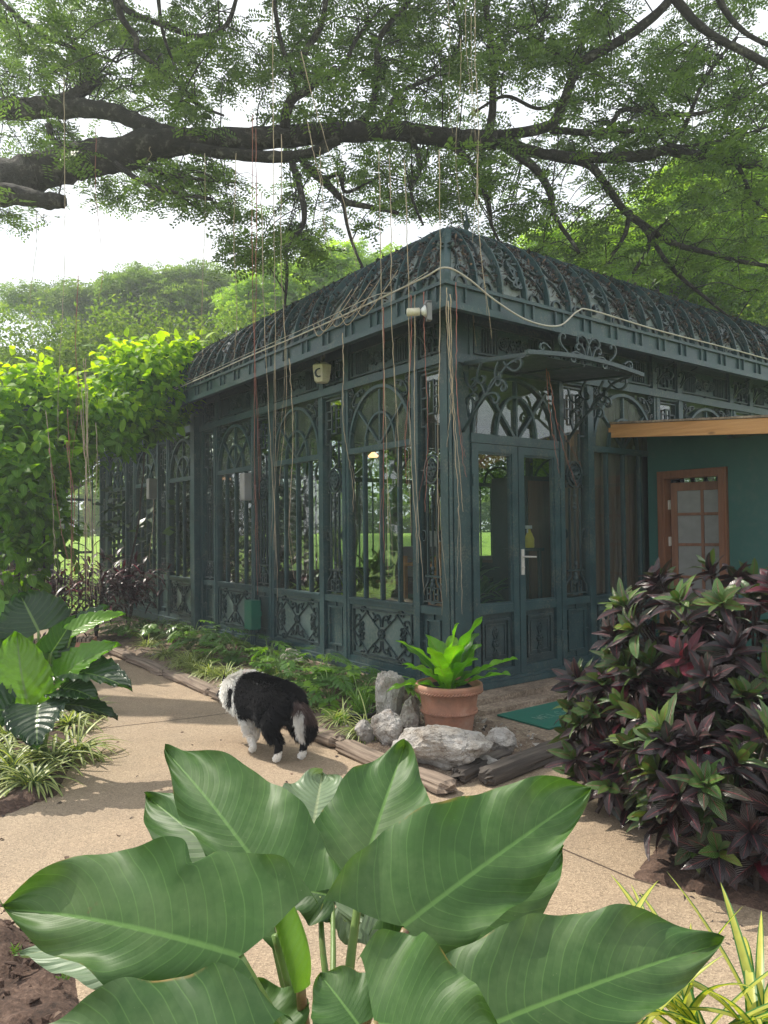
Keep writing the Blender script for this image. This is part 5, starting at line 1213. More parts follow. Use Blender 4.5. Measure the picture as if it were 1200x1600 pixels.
# ---------------------------------------------------------------- dog
hf, hr = np.array([(gp(392, 1168)[0] + gp(408, 1174)[0]) / 2, (gp(392, 1168)[1] + gp(408, 1174)[1]) / 2]), (gp(434, 1190)[:2] + gp(457, 1186)[:2]) / 2
hd = norm(hf - hr); rz = math.atan2(hd[1], hd[0]); mid = (hf + hr) / 2
JN = {}
def make_dog():
    J = [  # name, pos, radius, parent ; x forward, y left, z up
        ('pelvis', (-.17, 0, .385), .145, None), ('loin', (-.04, 0, .385), .150, 'pelvis'), ('ribs', (.10, 0, .38), .158, 'loin'), ('chest', (.22, 0, .38), .145, 'ribs'),
        ('neck1', (.31, .02, .395), .150, 'chest'), ('neck2', (.375, .035, .385), .138, 'neck1'), ('skull', (.475, .03, .40), .072, 'neck2'), ('stop', (.53, .035, .365), .045, 'skull'), ('muzzle', (.60, .04, .325), .026, 'stop'),
        ('rump', (-.26, 0, .385), .095, 'pelvis'), ('tail1', (-.315, -.005, .385), .045, 'rump'), ('tail2', (-.365, -.02, .32), .058, 'tail1'), ('tail3', (-.375, -.035, .235), .062, 'tail2'), ('tail4', (-.35, -.04, .17), .03, 'tail3')]
    for s, dx, dz in ((1, 0.035, 0), (-1, -.03, 0)):
        n = 'l' if s > 0 else 'r'
        J += [('hip' + n, (-.20 + dx * .3, s * .075, .33), .085, 'pelvis'), ('knee' + n, (-.135 + dx, s * .09, .235), .056, 'hip' + n), ('hock' + n, (-.255 + dx, s * .08, .135), .026, 'knee' + n), ('hp' + n, (-.235 + dx, s * .08, .035), .024, 'hock' + n), ('ht' + n, (-.195 + dx, s * .08, .022), .022, 'hp' + n)]
        J += [('sho' + n, (.22 + dx * .3, s * .075, .31), .075, 'chest'), ('elb' + n, (.185 - dx, s * .085, .225), .044, 'sho' + n), ('wri' + n, (.205 - dx * 2.2, s * .075, .11), .027, 'elb' + n), ('fp' + n, (.205 - dx * 3.2, s * .075, .035), .025, 'wri' + n), ('ft' + n, (.245 - dx * 3.2, s * .075, .024), .023, 'fp' + n)]
    idx = {j[0]: i for i, j in enumerate(J)}
    me = bpy.data.meshes.new('tmp'); me.from_pydata([j[1] for j in J], [(i, idx[j[3]]) for i, j in enumerate(J) if j[3]], [])
    o = bpy.data.objects.new('tmp', me); COL.objects.link(o)
    sk = o.modifiers.new('s', 'SKIN'); sk.use_smooth_shade = True
    for i, j in enumerate(J): me.skin_vertices[0].data[i].radius = (j[2], j[2])
    me.skin_vertices[0].data[0].use_root = True
    sb = o.modifiers.new('d', 'SUBSURF'); sb.levels = 3; sb.render_levels = 3
    bpy.context.view_layer.update(); dg = bpy.context.evaluated_depsgraph_get(); em = bpy.data.meshes.new_from_object(o.evaluated_get(dg))
    V = np.array([v.co[:] for v in em.vertices]); N = np.array([v.normal[:] for v in em.vertices]); Fq = [list(p.vertices) for p in em.polygons]
    bpy.data.objects.remove(o); bpy.data.meshes.remove(em); return V, N, Fq
V, N, Fq = make_dog()
BLK, WHT, GRY = np.array([.008, .008, .010]), np.array([.86, .84, .80]), np.array([.12, .085, .08])
def coat(P):
    x, y, z = P[:, 0], P[:, 1], P[:, 2]; C = np.tile(BLK, (len(P), 1)); nz = np.array([noise.noise(Vector((p * 9).tolist())) for p in P]) * .02
    collar = (x > .215 + nz + .35 * (z - .42) * (z > .42) + .10 * np.clip(z - .36, -.2, .2)) & (x < .46); C[collar] = WHT
    C[(x > .02) & (z < .25 + nz) & (x < .45)] = WHT
    C[(x > .20 + nz) & (z < .33)] = WHT
    C[(x < 0) & (z < .085 + nz) & (x > -.33)] = WHT
    tl = (x < -.325); C[tl] = BLK; C[tl & (z > .29) & (y < .06)] = GRY * 1.0; C[tl & (z < .37 + nz) & (y > .012 + nz) & (z > .2)] = WHT * .8
    C[(x > .25) & (x < .30) & (z < .46) & (z > .33) & (y > .06)] = BLK
    return C
C = coat(V)
dog = bpy.data.objects.new('dog', None)
mb = MB(); q4 = np.array([f for f in Fq if len(f) == 4]); q3 = [f for f in Fq if len(f) == 3]
mb.add(V, [q4] + ([np.array(q3)] if q3 else []), col=C)
dogm = mb.mesh('dog', FUR, smooth=True); dog = bpy.data.objects.new('dog', dogm); COL.objects.link(dog)
tag(dog, label='fluffy black and white dog with a white ruff walking away on the path', cat='dog')
dog.location = (mid[0], mid[1], 0.0); dog.rotation_euler = (0, 0, rz); dog.scale = (1.0, 1.0, 1.0)
# long coat
A = V[q4]; area = np.linalg.norm(np.cross(A[:, 1] - A[:, 0], A[:, 2] - A[:, 0]), axis=1); ns = 42000
fi = rng.choice(len(q4), ns, p=area / area.sum()); w = rng.dirichlet((1, 1, 1, 1), ns)
P = (A[fi] * w[..., None]).sum(1); Nn = norm((N[q4][fi] * w[..., None]).sum(1))
flow = np.tile([-1.0, 0, -.55], (ns, 1)); flow[P[:, 0] < -.3] = [-.15, 0, -1.0]; flow[P[:, 2] < .22] = [-.2, 0, -1]
low = P[:, 2] < .16; head = P[:, 0] > .46
flow = norm(flow - Nn * (flow * Nn).sum(1, keepdims=True) * .8); D = norm(Nn * .42 + flow + rng.normal(0, .16, (ns, 3)))
Lh = rng.uniform(.028, .058, ns); Lh[low] *= .28; Lh[head] *= .3; Lh[(P[:, 0] < -.3)] *= 1.15; Lh[(P[:, 0] > .27) & ~head] *= 1.2; Lh[(P[:, 2] < .30) & ~low] *= 1.1
fb = MB(); Cc = coat(P); Cc = Cc * np.where(Cc[:, :1] > .3, rng.uniform(.93, 1.05, (ns, 1)), rng.uniform(.7, 1.4, (ns, 1))); S_ = norm(np.cross(D, Nn)) * .0013
Vv = np.stack([P - Nn * .003 - S_, P - Nn * .003 + S_, P + D * Lh[:, None] * .6 + Nn * .001 + S_ * .7, P + D * Lh[:, None] - Nn * .004], 1).reshape(-1, 3)
i4 = np.arange(ns)[:, None] * 4; fb.add(Vv, np.concatenate([i4 + [0, 1, 2], i4 + [0, 2, 3]]), col=np.repeat(Cc, 4, 0)); fb.build('fur', FUR, dog)
for s in (-1, 1):
    eb = MB(); c = np.array([.475, .03 + s * .045, .455]); eb.add([c + [0, -.022, 0], c + [0, .022, 0], c + [-.012, s * .010, .06], c + [.03, 0, -.005], c + [.016, s * .006, .028]], [np.array([[0, 1, 2], [1, 3, 2], [3, 0, 2]])], col=BLK); eb.build('ear', FUR, dog)
b = MB(); t = np.linspace(0, 2 * np.pi, 28); b.tube(np.stack([.262 + .012 * np.sin(t), .146 * np.cos(t), .388 + .146 * np.sin(t)], 1), .007, 6); b.build('collar', PINK, dog, smooth=True)
b = MB(); b.lathe([(0.001, -.012), (.012, 0), (0.001, .012)], (.63, .042, .322), 8); b.build('nose', BLACKP, dog)

# ---------------------------------------------------------------- rain tree overhead
TD = 8.8
def gnarl(P, a):
    P = np.asarray(P, float); n = len(P)
    return P + a * np.array([noise.noise_vector(Vector((p * 1.3).tolist()))[:] for p in P]) * np.minimum(1, np.arange(n) / 3)[:, None]
rt_base = np.array([-9.5, 9.0, 0.0])
rt = empty('rain_tree', rt_base.tolist(), label='huge rain tree whose dark limb and fine foliage spread over the greenhouse', cat='tree')
LIMBS = [  # px, py, half px, depth offset
    [(-420, 520, 70, .6), (-200, 340, 52, .4), (-40, 298, 40, .2), (60, 268, 36, 0), (130, 250, 34, 0), (200, 238, 31, 0), (290, 222, 25, 0), (400, 216, 21, 0), (520, 208, 19, 0), (620, 204, 18, 0), (700, 213, 19, 0), (775, 217, 17, 0)],
    [(-260, 300, 30, .9), (-60, 180, 21, .7), (20, 176, 19, .6), (90, 165, 20, .5), (150, 172, 17, .4), (220, 196, 15, .2), (290, 215, 14, 0), (360, 220, 12, 0)],
    [(80, 165, 16, .5), (120, 145, 12, .45), (156, 125, 9, .4)],
    [(-120, 330, 26, -.2), (0, 308, 21, -.3), (60, 312, 17, -.35), (98, 314, 13, -.4)],
    [(300, 232, 12, -.1), (370, 242, 11, -.15), (440, 245, 11, -.15), (490, 238, 10, -.1), (530, 218, 9, 0)],
    [(775, 217, 14, 0), (850, 238, 10, .1), (900, 246, 10, .2), (960, 246, 9, .3), (1010, 242, 9, .4), (1045, 234, 9, .5), (1110, 246, 9, .6), (1210, 262, 8, .7), (1400, 300, 6, .9)],
    [(740, 212, 11, 0), (800, 206, 10, 0), (860, 195, 9, 0), (880, 160, 8, -.1), (905, 105, 8, -.2), (955, 72, 8, -.3), (1000, 40, 8, -.4), (1045, 0, 7, -.5), (1090, -60, 6, -.6)],
    [(1020, -40, 8, -.8), (1060, 10, 8, -.8), (1110, 62, 7, -.8), (1160, 86, 7, -.8), (1260, 120, 7, -.9)],
    [(1110, -40, 6, -.6), (1140, 20, 5, -.6), (1180, 60, 4, -.6), (1260, 90, 4, -.6)],
    [(442, 218, 9, 0), (455, 160, 8, -.2), (484, 136, 7, -.3), (470, 98, 6, -.4), (500, 45, 5, -.5), (512, -30, 4, -.6)],
    [(484, 136, 5, -.3), (530, 110, 4, -.3), (560, 60, 3, -.3), (600, 10, 2, -.3)],
    [(420, -40, 4, -.9), (440, 60, 4, -.5), (465, 145, 4, -.3)],
    [(540, 205, 8, 0), (575, 175, 7, -.1), (588, 120, 6, -.2), (596, 60, 5, -.3), (640, 0, 4, -.4)],
    [(764, 212, 8, 0), (770, 150, 6, -.1), (768, 90, 6, -.2), (757, 0, 5, -.3), (752, -50, 4, -.4)],
    [(768, 100, 4, -.2), (800, 60, 3, -.2), (860, 20, 2, -.2)],
    [(455, 240, 7, 0), (468, 285, 6, -.3), (474, 345, 5, -.5), (450, 385, 4, -.6), (452, 440, 3, -.7), (440, 500, 2, -.8)],
    [(470, 245, 8, 0), (505, 280, 7, -.2), (535, 312, 6, -.3), (560, 322, 5, -.4), (620, 334, 3, -.5)],
    [(535, 312, 4, -.3), (545, 360, 3, -.4), (570, 420, 2, -.5)],
    [(505, 280, 4, -.2), (530, 272, 4, -.2), (540, 300, 3, -.2), (590, 280, 2, -.2)],
    [(690, 215, 6, 0), (730, 250, 5, -.3), (760, 310, 4, -.5), (770, 350, 3, -.6), (790, 390, 2, -.6)],
    [(780, 220, 9, 0), (830, 255, 7, -.1), (860, 300, 6, -.2), (870, 340, 4, -.3), (905, 400, 3, -.4)],
    [(860, 243, 8, .2), (920, 258, 7, .3), (950, 290, 7, .3), (975, 325, 6, .4), (1010, 352, 6, .4), (1060, 382, 5, .5), (1130, 402, 4, .5), (1220, 420, 3, .5)],
    [(1010, 352, 4, .4), (1040, 410, 4, .4), (1080, 452, 3, .3), (1150, 500, 2, .3)],
    [(985, 330, 4, .4), (975, 370, 4, .3), (945, 420, 3, .2)], [(1000, 345, 4, .4), (1015, 380, 4, .3), (990, 430, 3, .2)],
    [(905, 105, 4, -.2), (860, 80, 3, -.2), (820, 40, 2, -.2)], [(880, 160, 4, 0), (840, 170, 3, 0), (790, 150, 3, 0), (740, 175, 2, 0)],
    [(860, 203, 6, 0), (940, 205, 5, .2), (970, 170, 4, .3), (1040, 180, 4, .3), (1120, 170, 3, .3), (1220, 120, 3, .3)], [(960, 205, 4, .2), (1020, 200, 3, .2), (1050, 225, 3, .2), (1140, 215, 2, .2), (1220, 190, 2, .2)],
    [(170, -40, 7, -.9), (188, 25, 6, -.8), (212, 62, 5, -.7), (215, 84, 4, -.7), (275, 135, 4, -.6), (310, 165, 3, -.5), (350, 182, 2, -.4)], [(165, -30, 5, -.9), (200, 20, 5, -.8), (260, 42, 5, -.7), (310, 52, 4, -.6), (352, 38, 4, -.6), (372, -10, 3, -.6)],
    [(245, -30, 4, -.8), (255, 60, 3, -.7), (275, 125, 2, -.6)], [(-20, -20, 4, -.7), (50, 40, 3, -.6), (110, 70, 3, -.5), (180, 100, 2, -.4)],
    [(75, 195, 6, 0), (80, 215, 5, 0), (98, 235, 5, 0)], [(180, 255, 5, -.3), (240, 290, 4, -.5), (330, 310, 3, -.6)], [(220, 262, 4, -.3), (290, 275, 3, -.5), (370, 285, 2, -.6)],
    [(600, 200, 5, 0), (620, 150, 4, .1), (690, 110, 3, .2), (720, 60, 3, .2), (700, -20, 2, .2)], [(640, 205, 5, 0), (655, 260, 4, -.2), (640, 300, 3, -.3), (660, 350, 2, -.4)],
    [(1045, 234, 5, .5), (1070, 200, 4, .5), (1100, 130, 3, .4), (1150, 60, 3, .4)], [(1150, 255, 4, .6), (1180, 310, 3, .6), (1230, 350, 3, .6)],
]
def limbmesh(L, k=10):
    P = np.array([wp(a, c, TD + e) for a, c, r_, e in L]); rr = np.array([(.80 if r_ > 9 else .92) * r_ / F * (TD + e) for *_, r_, e in [(a, c, r_, e) for a, c, r_, e in L]])
    Q = smoothpath(P, 7); rq = np.interp(np.linspace(0, len(L) - 1, len(Q)), np.arange(len(L)), rr); return gnarl(Q, 0.05), rq
m = MB(); P = smoothpath([rt_base, rt_base + [.1, 0, 2.0], wp(-420, 520, TD + .6) * .5 + (rt_base + [0, 0, 3]) * .5, wp(-420, 520, TD + .6)], 8); m.tube(P, np.linspace(.85, .55, len(P)), 16, jit=.05); inroot(m, rt, rt_base, 'trunk', BARK)
for i, L in enumerate(LIMBS):
    P, rr = limbmesh(L); m = MB(); m.tube(P, rr, 12 if rr[0] > .08 else 6, jit=.085 if rr[0] > .08 else .04); inroot(m, rt, rt_base, 'limb' if rr[0] > .06 else 'branch', BARK)

def canopy(mb, pads, spray=.21, nleaf=12, leafL=.062, leafW=.030, tilt=.5, fan=True):
    """pads: (centre, radius, thickness, number of sprays). Each spray is a pinnate frond of small leaflets"""
    cs, tot = [], 0
    for c, r_, th_, n in pads:
        a = rng.uniform(0, 6.28, n); q = np.sqrt(rng.random(n)) * r_
        cs.append(np.stack([c[0] + q * np.cos(a), c[1] + q * np.sin(a), c[2] + rng.normal(0, th_, n) - .25 * q * q / max(r_, .1)], 1))
    C_ = np.concatenate(cs); n = len(C_); D = rand_dirs(n, -.45, .25); N_ = norm(np.array([0, 0, 1.0]) + rng.normal(0, tilt, (n, 3))); N_ = norm(N_ - D * (N_ * D).sum(1, keepdims=True)); S_ = np.cross(D, N_)
    h = nleaf // 2; t = np.repeat(np.linspace(.12, 1, h), 2); sg = np.tile([-1, 1], h)
    B = C_[:, None] + D[:, None] * (t * spray)[None, :, None] - np.array([0, 0, 1.0]) * (t ** 2 * spray * .25)[None, :, None]
    DL = norm(S_[:, None] * sg[None, :, None] + D[:, None] * .45 + rng.normal(0, .12, (n, nleaf, 3)))
    rn = np.clip(np.repeat(rng.random(n), nleaf) * .7 + rng.random(n * nleaf) * .3, 0, 1)
    k = n * nleaf; B = B.reshape(-1, 3); DL = DL.reshape(-1, 3); NN = np.repeat(N_, nleaf, 0); SS = np.cross(DL, NN); Lf = (leafL * rng.uniform(.7, 1.2, k))[:, None]; Wf = (leafW * rng.uniform(.8, 1.2, k))[:, None]
    V_ = np.stack([B, B + DL * Lf * .45 + SS * Wf * .5, B + DL * Lf, B + DL * Lf * .55 - SS * Wf * .5], 1).reshape(-1, 3)
    mb.add(V_, np.arange(4 * k).reshape(-1, 4), rnd=np.repeat(rn, 4)); return k
# foliage regions: px, py, rx, ry, pads, density
REG = [(60, 40, 130, 90, 46), (200, 60, 120, 90, 44), (320, 90, 90, 90, 34), (230, 160, 110, 50, 20), (40, 120, 80, 50, 16), (60, 215, 80, 35, 12), (250, 285, 110, 38, 30), (330, 290, 60, 42, 22), (60, 330, 70, 25, 6), (100, 250, 60, 60, 8),
       (440, 60, 70, 90, 22), (530, 60, 80, 90, 28), (610, 100, 90, 110, 40), (700, 60, 90, 90, 28), (790, 60, 90, 80, 26), (850, 110, 80, 90, 24), (650, 180, 130, 60, 26), (500, 180, 80, 50, 12), (880, 30, 90, 60, 24), (430, 150, 40, 60, 9),
       (560, 250, 110, 50, 18), (700, 260, 100, 60, 30), (750, 310, 80, 50, 16), (620, 290, 70, 40, 8), (830, 250, 70, 60, 14), (400, 370, 60, 40, 11), (450, 400, 70, 40, 11), (520, 370, 60, 50, 9), (470, 330, 60, 60, 7), (370, 385, 30, 25, 4),
       (1000, 80, 110, 80, 36), (1120, 60, 110, 80, 30), (1000, 160, 110, 70, 36), (1120, 170, 110, 70, 38), (1180, 260, 80, 70, 26), (1050, 250, 110, 50, 30), (950, 260, 70, 60, 14), (900, 340, 70, 70, 14), (1000, 380, 100, 60, 28), (1100, 340, 110, 60, 32), (830, 350, 60, 50, 9), (860, 400, 50, 40, 7), (1150, 420, 80, 50, 20),
       (1330, 150, 120, 160, 30), (300, -90, 300, 60, 60), (800, -90, 350, 60, 70)]
pads = []
for (px, py, rx, ry, n) in REG:
    for _ in range(n):
        a = rng.uniform(0, 6.28); q = math.sqrt(rng.random()); d = TD + rng.uniform(-1.2, -.3) if rng.random() < .14 else TD + rng.uniform(.1, 2.6)
        c = wp(px + q * rx * math.cos(a), py + q * ry * math.sin(a), d); r_ = rng.uniform(.12, .30); pads.append((c, r_, .04, int(62 * r_ * rng.uniform(.6, 1.4))))
m = MB()
LP = np.concatenate([limbmesh(L)[0] for L in LIMBS])
for c, r_, *_ in pads:
    j = rng.choice(np.argsort(((LP - c) ** 2).sum(1))[:16]); q = LP[j]
    if np.linalg.norm(q - c) < 1.3: m.tube(gnarl(smoothpath(np.array([q, q * .5 + c * .5 + [0, 0, .10], c]), 3), .06), np.linspace(.009, .004, 7), 4)
    for k_ in range(4):
        a = rng.uniform(0, 6.28); m.tube(np.array([c, c + [r_ * .5 * math.cos(a), r_ * .5 * math.sin(a), .02], c + [r_ * math.cos(a + .3), r_ * math.sin(a + .3), -.02]]), [.005, .004, .002], 3)
inroot(m, rt, rt_base, 'twigs', BARK)
m = MB(); k = canopy(m, pads); print('canopy leaflets', k)
crown = inroot(m, rt, rt_base, 'crown', L_CAN, smooth=False)
# unseen crown added out of frame to throw dappled shade on the greenhouse
m = MB(); pads = []
for _ in range(230):
    c = np.array([rng.uniform(-4.6, 4.5), rng.uniform(7.2, 13.0), 0.0]); c[2] = 1.55 + 0.84 * c[1] + rng.uniform(.3, 1.2)
    pads.append((c, rng.uniform(.4, .8), .10, 26))
canopy(m, pads, spray=.28, nleaf=12, leafL=.11, leafW=.05)
inroot(m, rt, rt_base, 'unseen_shade_crown', L_CAN, smooth=False)

# aerial roots: px top, py top, px bottom, py bottom, depth, kind
AR = [(100, 120, 98, 690, 7.6, 0), (122, 430, 118, 720, 7.6, 1), (104, 690, 128, 930, 7.6, 1), (128, 600, 140, 935, 7.5, 0), (131, 560, 146, 938, 7.45, 0), (134, 560, 143, 930, 7.5, 0), (126, 640, 150, 936, 7.5, 0), (72, 640, 92, 935, 7.8, 0), (76, 700, 118, 930, 7.8, 1), (150, 660, 158, 930, 7.6, 0), (137, 600, 133, 925, 7.4, 0), (106, 640, 112, 935, 7.7, 1),
      (400, 200, 402, 930, 7.2, 1), (408, 300, 428, 940, 7.2, 0), (395, 180, 396, 780, 7.3, 1), (440, 210, 443, 760, 7.0, 0), (452, 560, 462, 905, 7.0, 0), (368, 240, 366, 560, 7.3, 0), (426, 0, 428, 860, 7.0, 0), (500, 230, 504, 330, 7.0, 0), (535, 520, 545, 800, 6.6, 0), (481, 190, 520, 400, 6.8, 0),
      (592, 235, 606, 900, 6.2, 0), (599, 480, 602, 880, 6.45, 1), (608, 240, 620, 760, 6.1, 0), (632, 250, 650, 880, 6.0, 0), (642, 462, 640, 760, 6.1, 1), (648, 461, 656, 930, 6.1, 0), (686, 235, 688, 960, 5.85, 0), (698, 450, 703, 700, 5.85, 0), (704, 460, 718, 800, 5.8, 0), (700, 470, 722, 960, 5.8, 0), (712, 441, 724, 745, 5.8, 1), (662, 456, 668, 800, 6.05, 1),
      (728, 0, 730, 230, 7.6, 0), (736, 20, 742, 250, 7.6, 0), (742, 0, 745, 540, 6.6, 0), (746, 240, 760, 530, 6.0, 0), (720, 60, 715, 360, 7.6, 0), (852, 560, 870, 740, 6.6, 1), (856, 580, 895, 760, 6.6, 1), (470, 80, 560, 420, 6.9, 0), (700, 0, 706, 210, 8.0, 0), (234, 230, 234, 250, 8, 0), (240, 780, 236, 885, 10.0, 0), (57, 330, 50, 560, 9, 0), (150, 200, 152, 470, 8.2, 1), (320, 240, 318, 560, 8.0, 0)]
for i, (x0, y0, x1, y1, d, kd) in enumerate(AR):
    n = 9; t = np.linspace(0, 1, n); P = np.array([wp(x0 + (x1 - x0) * q, y0 + (y1 - y0) * q, d) for q in t]); A_ = .015 + .05 * rng.random()
    P[:, 0] += A_ * np.sin(t * rng.uniform(3, 8) + rng.uniform(0, 6)) * t; P[:, 1] += A_ * np.cos(t * rng.uniform(3, 8)) * t
    Q_ = smoothpath(P, 5); Q_ = Q_ + rng.normal(0, .0025, Q_.shape); rr_ = np.linspace(.0044, .0018, len(Q_)) * rng.uniform(.7, 1.25, len(Q_)); m = MB(); m.tube(Q_, rr_, 5)
    k_ = int(rng.uniform(.45, .8) * len(Q_)); F_ = Q_[k_:].copy(); F_ += np.linspace(0, 1, len(F_))[:, None] ** .7 * np.array([rng.uniform(-.06, .06), rng.uniform(-.04, .04), rng.uniform(0, .25)]); m.tube(F_, rr_[k_:] * .6, 4); inroot(m, rt, rt_base, 'aerial_root', ROOTR if kd else ROOTM)

# ---------------------------------------------------------------- trees beyond
def far_tree(base, H_, crown, label, leaf, npad, padr, spray, ll, lw, limbs=7, tr=.22, flat=.35, bark=BARK2, name='rain_tree_beyond', cat='tree', nsp=26):
    """crown: list of (centre, rx, ry, rz)"""
    base = np.asarray(base, float); o = empty(name, base.tolist(), label=label, cat=cat); m = MB(); top = base + [0, 0, H_ * .45]
    m.tube(smoothpath([base, base + [.1, 0, H_ * .25], top], 6), np.linspace(tr * 1.3, tr * .8, 13), 10, jit=.05); inroot(m, o, base, 'trunk', bark); m = MB(); pads = []
    for (c, rx, ry, rz_, wgt) in crown:
        c = np.asarray(c, float)
        for k_ in range(limbs):
            e = c + rand_dirs(1, 0, .8)[0] * [rx * .8, ry * .8, rz_ * .6]; mid_ = top * .5 + e * .5 + [0, 0, -.08 * H_ + rng.uniform(-.3, .3)]; P = smoothpath([top - [0, 0, .2], mid_, e], 6); m.tube(gnarl(P, .15), np.linspace(tr * .5, tr * .08, len(P)), 6)
        for _ in range(int(npad * wgt)):
            d = rand_dirs(1, -.35, 1)[0] * rng.uniform(.55, 1.0); pads.append((c + d * [rx, ry, rz_], padr * rng.uniform(.6, 1.2), padr * flat * .5, nsp))
    inroot(m, o, base, 'limb', bark); m = MB(); canopy(m, pads, spray, 10, ll, lw, .6); inroot(m, o, base, 'crown', leaf, smooth=False); return o
c = wp(250, 520, 30); far_tree((c[0], c[1], 0), 9, [(wp(260, 480, 30), 2.8, 2.5, 1.5, .8), (wp(170, 500, 31), 2.4, 3, 1.4, .6), (wp(370, 495, 31), 2.4, 3, 1.6, .6), (wp(80, 475, 31), 2.0, 2, .6, .3), (wp(230, 560, 30), 4.5, 3, 1.3, .8), (wp(330, 450, 31), 1.5, 2, .8, .3)], 'pale spreading rain tree far behind the climbing vine', L_FAR, 170, .75, .42, .15, .07)
c = wp(60, 640, 22); far_tree((c[0], c[1], 0), 5.5, [(wp(50, 620, 22), 3.2, 2, 1.4, 1), (wp(200, 610, 24), 3.4, 2, 1.1, 1), (wp(-80, 640, 22), 2.5, 2, 2, .8)], 'lower hazy green tree between the vine and the spreading rain tree', L_FAR, 165, .6, .34, .14, .07, tr=.16)
c = wp(450, 560, 26); far_tree((c[0], c[1], 0), 8, [(wp(450, 480, 26), 2.2, 2, 1.5, 1), (wp(540, 445, 26), 1.8, 2, 1.3, .7), (wp(630, 450, 27), 1.6, 1.5, 1.6, .5)], 'small leafy tree rising behind the long roof slope', L_BRI, 130, .6, .34, .15, .075)
c = wp(1000, 560, 17); far_tree((c[0], c[1], 0), 9, [(wp(1000, 440, 17), 2.2, 2, 1.4, 1.0), (wp(1150, 400, 17), 2.2, 2, 1.9, 1.4), (wp(900, 400, 18), 1.6, 1.5, .8, .5), (wp(1260, 450, 17), 1.8, 2, 2.2, .7), (wp(1100, 310, 17.5), 1.8, 1.6, 1.2, .8), (wp(1150, 500, 17), 1.5, 2, 1.0, .8)], 'bright sunlit feathery tree behind the roof beside the shed', L_BRI, 120, .5, .30, .10, .05, tr=.2)
c = wp(1100, 560, 30); far_tree((c[0], c[1], 0), 12, [(wp(1120, 470, 30), 4.5, 3, 4.5, 1.5), (wp(960, 470, 30), 3, 3, 3, .8)], 'tall green tree filling the gap behind the sunlit feathery tree', L_FAR, 180, .9, .45, .2, .11)
# yellow flower border, hedge and wood beyond the lawn
b = MB(); gx, gy = np.meshgrid(np.linspace(-60, 60, 50), np.linspace(19, 37, 24)); gz = -0.05 + 1.45 * np.clip((gy - 19) / 11, 0, 1) ** 1.3; b.grid(np.stack([gx, gy, gz], -1)); b.build('lawn_bank_terrain', LAWN, smooth=True, kind='structure')
b = MB(); nq = 9000; cpos = np.stack([rng.uniform(-30, 45, nq), rng.uniform(31, 34, nq), 1.35 + np.abs(rng.normal(.3, .18, nq))], 1); leaves(b, cpos, rand_dirs(nq), [0, 0, 1.0], .16, .12, 1, 1, 'diamond' if False else 'strap'); b.build('flower_border', YFIELD, kind='stuff')
b = MB(); pads = []
for _ in range(900): pads.append((np.array([rng.uniform(-60, 70), rng.uniform(42, 52), .5 + abs(rng.normal(1.5, 2.4))]), 1.4, .4, 16))
canopy(b, pads, .7, 10, .42, .24, .8); b.build('woodland', L_FAR, kind='stuff')

# ---------------------------------------------------------------- climbing vine on the pergola
vp = G(-1.2, LY + 2.0); vp[2] = 0
vine = empty('climbing_vine', vp.tolist(), label='lime green climbing vine heaped over the pergola beside the dome roof', cat='climbing vine')
def vinefoliage(blobs, ll=.19):
    b = MB()
    for (c, rx, ry, rz_, n, bri) in blobs:
        c = np.asarray(c); d = rand_dirs(n) * (rng.random(n) ** .22)[:, None]; P = c + d * [rx, ry, rz_]; P += rng.normal(0, .05, P.shape)
        up = np.clip(d[:, 2] * .6 + .4, 0, 1); D = norm(d * [1, 1, .3] + rng.normal(0, .6, (n, 3)) + [0, 0, -.2]); N_ = norm(d * .6 + [0, -.15, 1.0] + rng.normal(0, .35, (n, 3)))  # leaf colour lightens toward the top of each clump, standing in for sunlight
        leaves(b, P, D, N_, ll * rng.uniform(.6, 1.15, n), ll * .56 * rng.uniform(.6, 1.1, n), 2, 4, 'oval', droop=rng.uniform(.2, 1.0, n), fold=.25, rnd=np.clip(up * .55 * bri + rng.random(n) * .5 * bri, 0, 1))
    return b
BL = []
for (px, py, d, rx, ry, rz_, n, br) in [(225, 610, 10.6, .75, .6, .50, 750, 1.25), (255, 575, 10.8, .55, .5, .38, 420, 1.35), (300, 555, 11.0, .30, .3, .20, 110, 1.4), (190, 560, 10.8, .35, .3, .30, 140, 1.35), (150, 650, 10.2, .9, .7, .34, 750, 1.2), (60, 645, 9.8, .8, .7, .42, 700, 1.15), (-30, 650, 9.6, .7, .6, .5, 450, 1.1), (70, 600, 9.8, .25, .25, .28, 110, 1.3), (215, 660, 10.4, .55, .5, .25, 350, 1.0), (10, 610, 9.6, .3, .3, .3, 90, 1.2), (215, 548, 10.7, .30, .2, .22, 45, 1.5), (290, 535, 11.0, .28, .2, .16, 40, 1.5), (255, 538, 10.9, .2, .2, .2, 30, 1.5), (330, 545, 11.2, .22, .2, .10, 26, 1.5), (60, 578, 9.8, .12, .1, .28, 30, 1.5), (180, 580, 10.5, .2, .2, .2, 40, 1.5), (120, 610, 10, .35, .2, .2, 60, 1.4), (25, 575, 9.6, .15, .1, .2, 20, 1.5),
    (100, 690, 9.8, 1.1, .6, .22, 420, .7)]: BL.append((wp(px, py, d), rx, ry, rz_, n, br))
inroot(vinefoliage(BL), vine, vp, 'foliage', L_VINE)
BL = [(wp(px, py, d), rx, ry, rz_, n, br) for (px, py, d, rx, ry, rz_, n, br) in [(30, 770, 9.0, .55, .4, .6, 520, .75), (75, 830, 9.1, .35, .3, .4, 160, .6), (10, 880, 8.9, .5, .4, .5, 330, .6), (-40, 740, 8.9, .5, .5, .8, 300, .7), (60, 720, 9.1, .5, .4, .3, 260, .8)]]
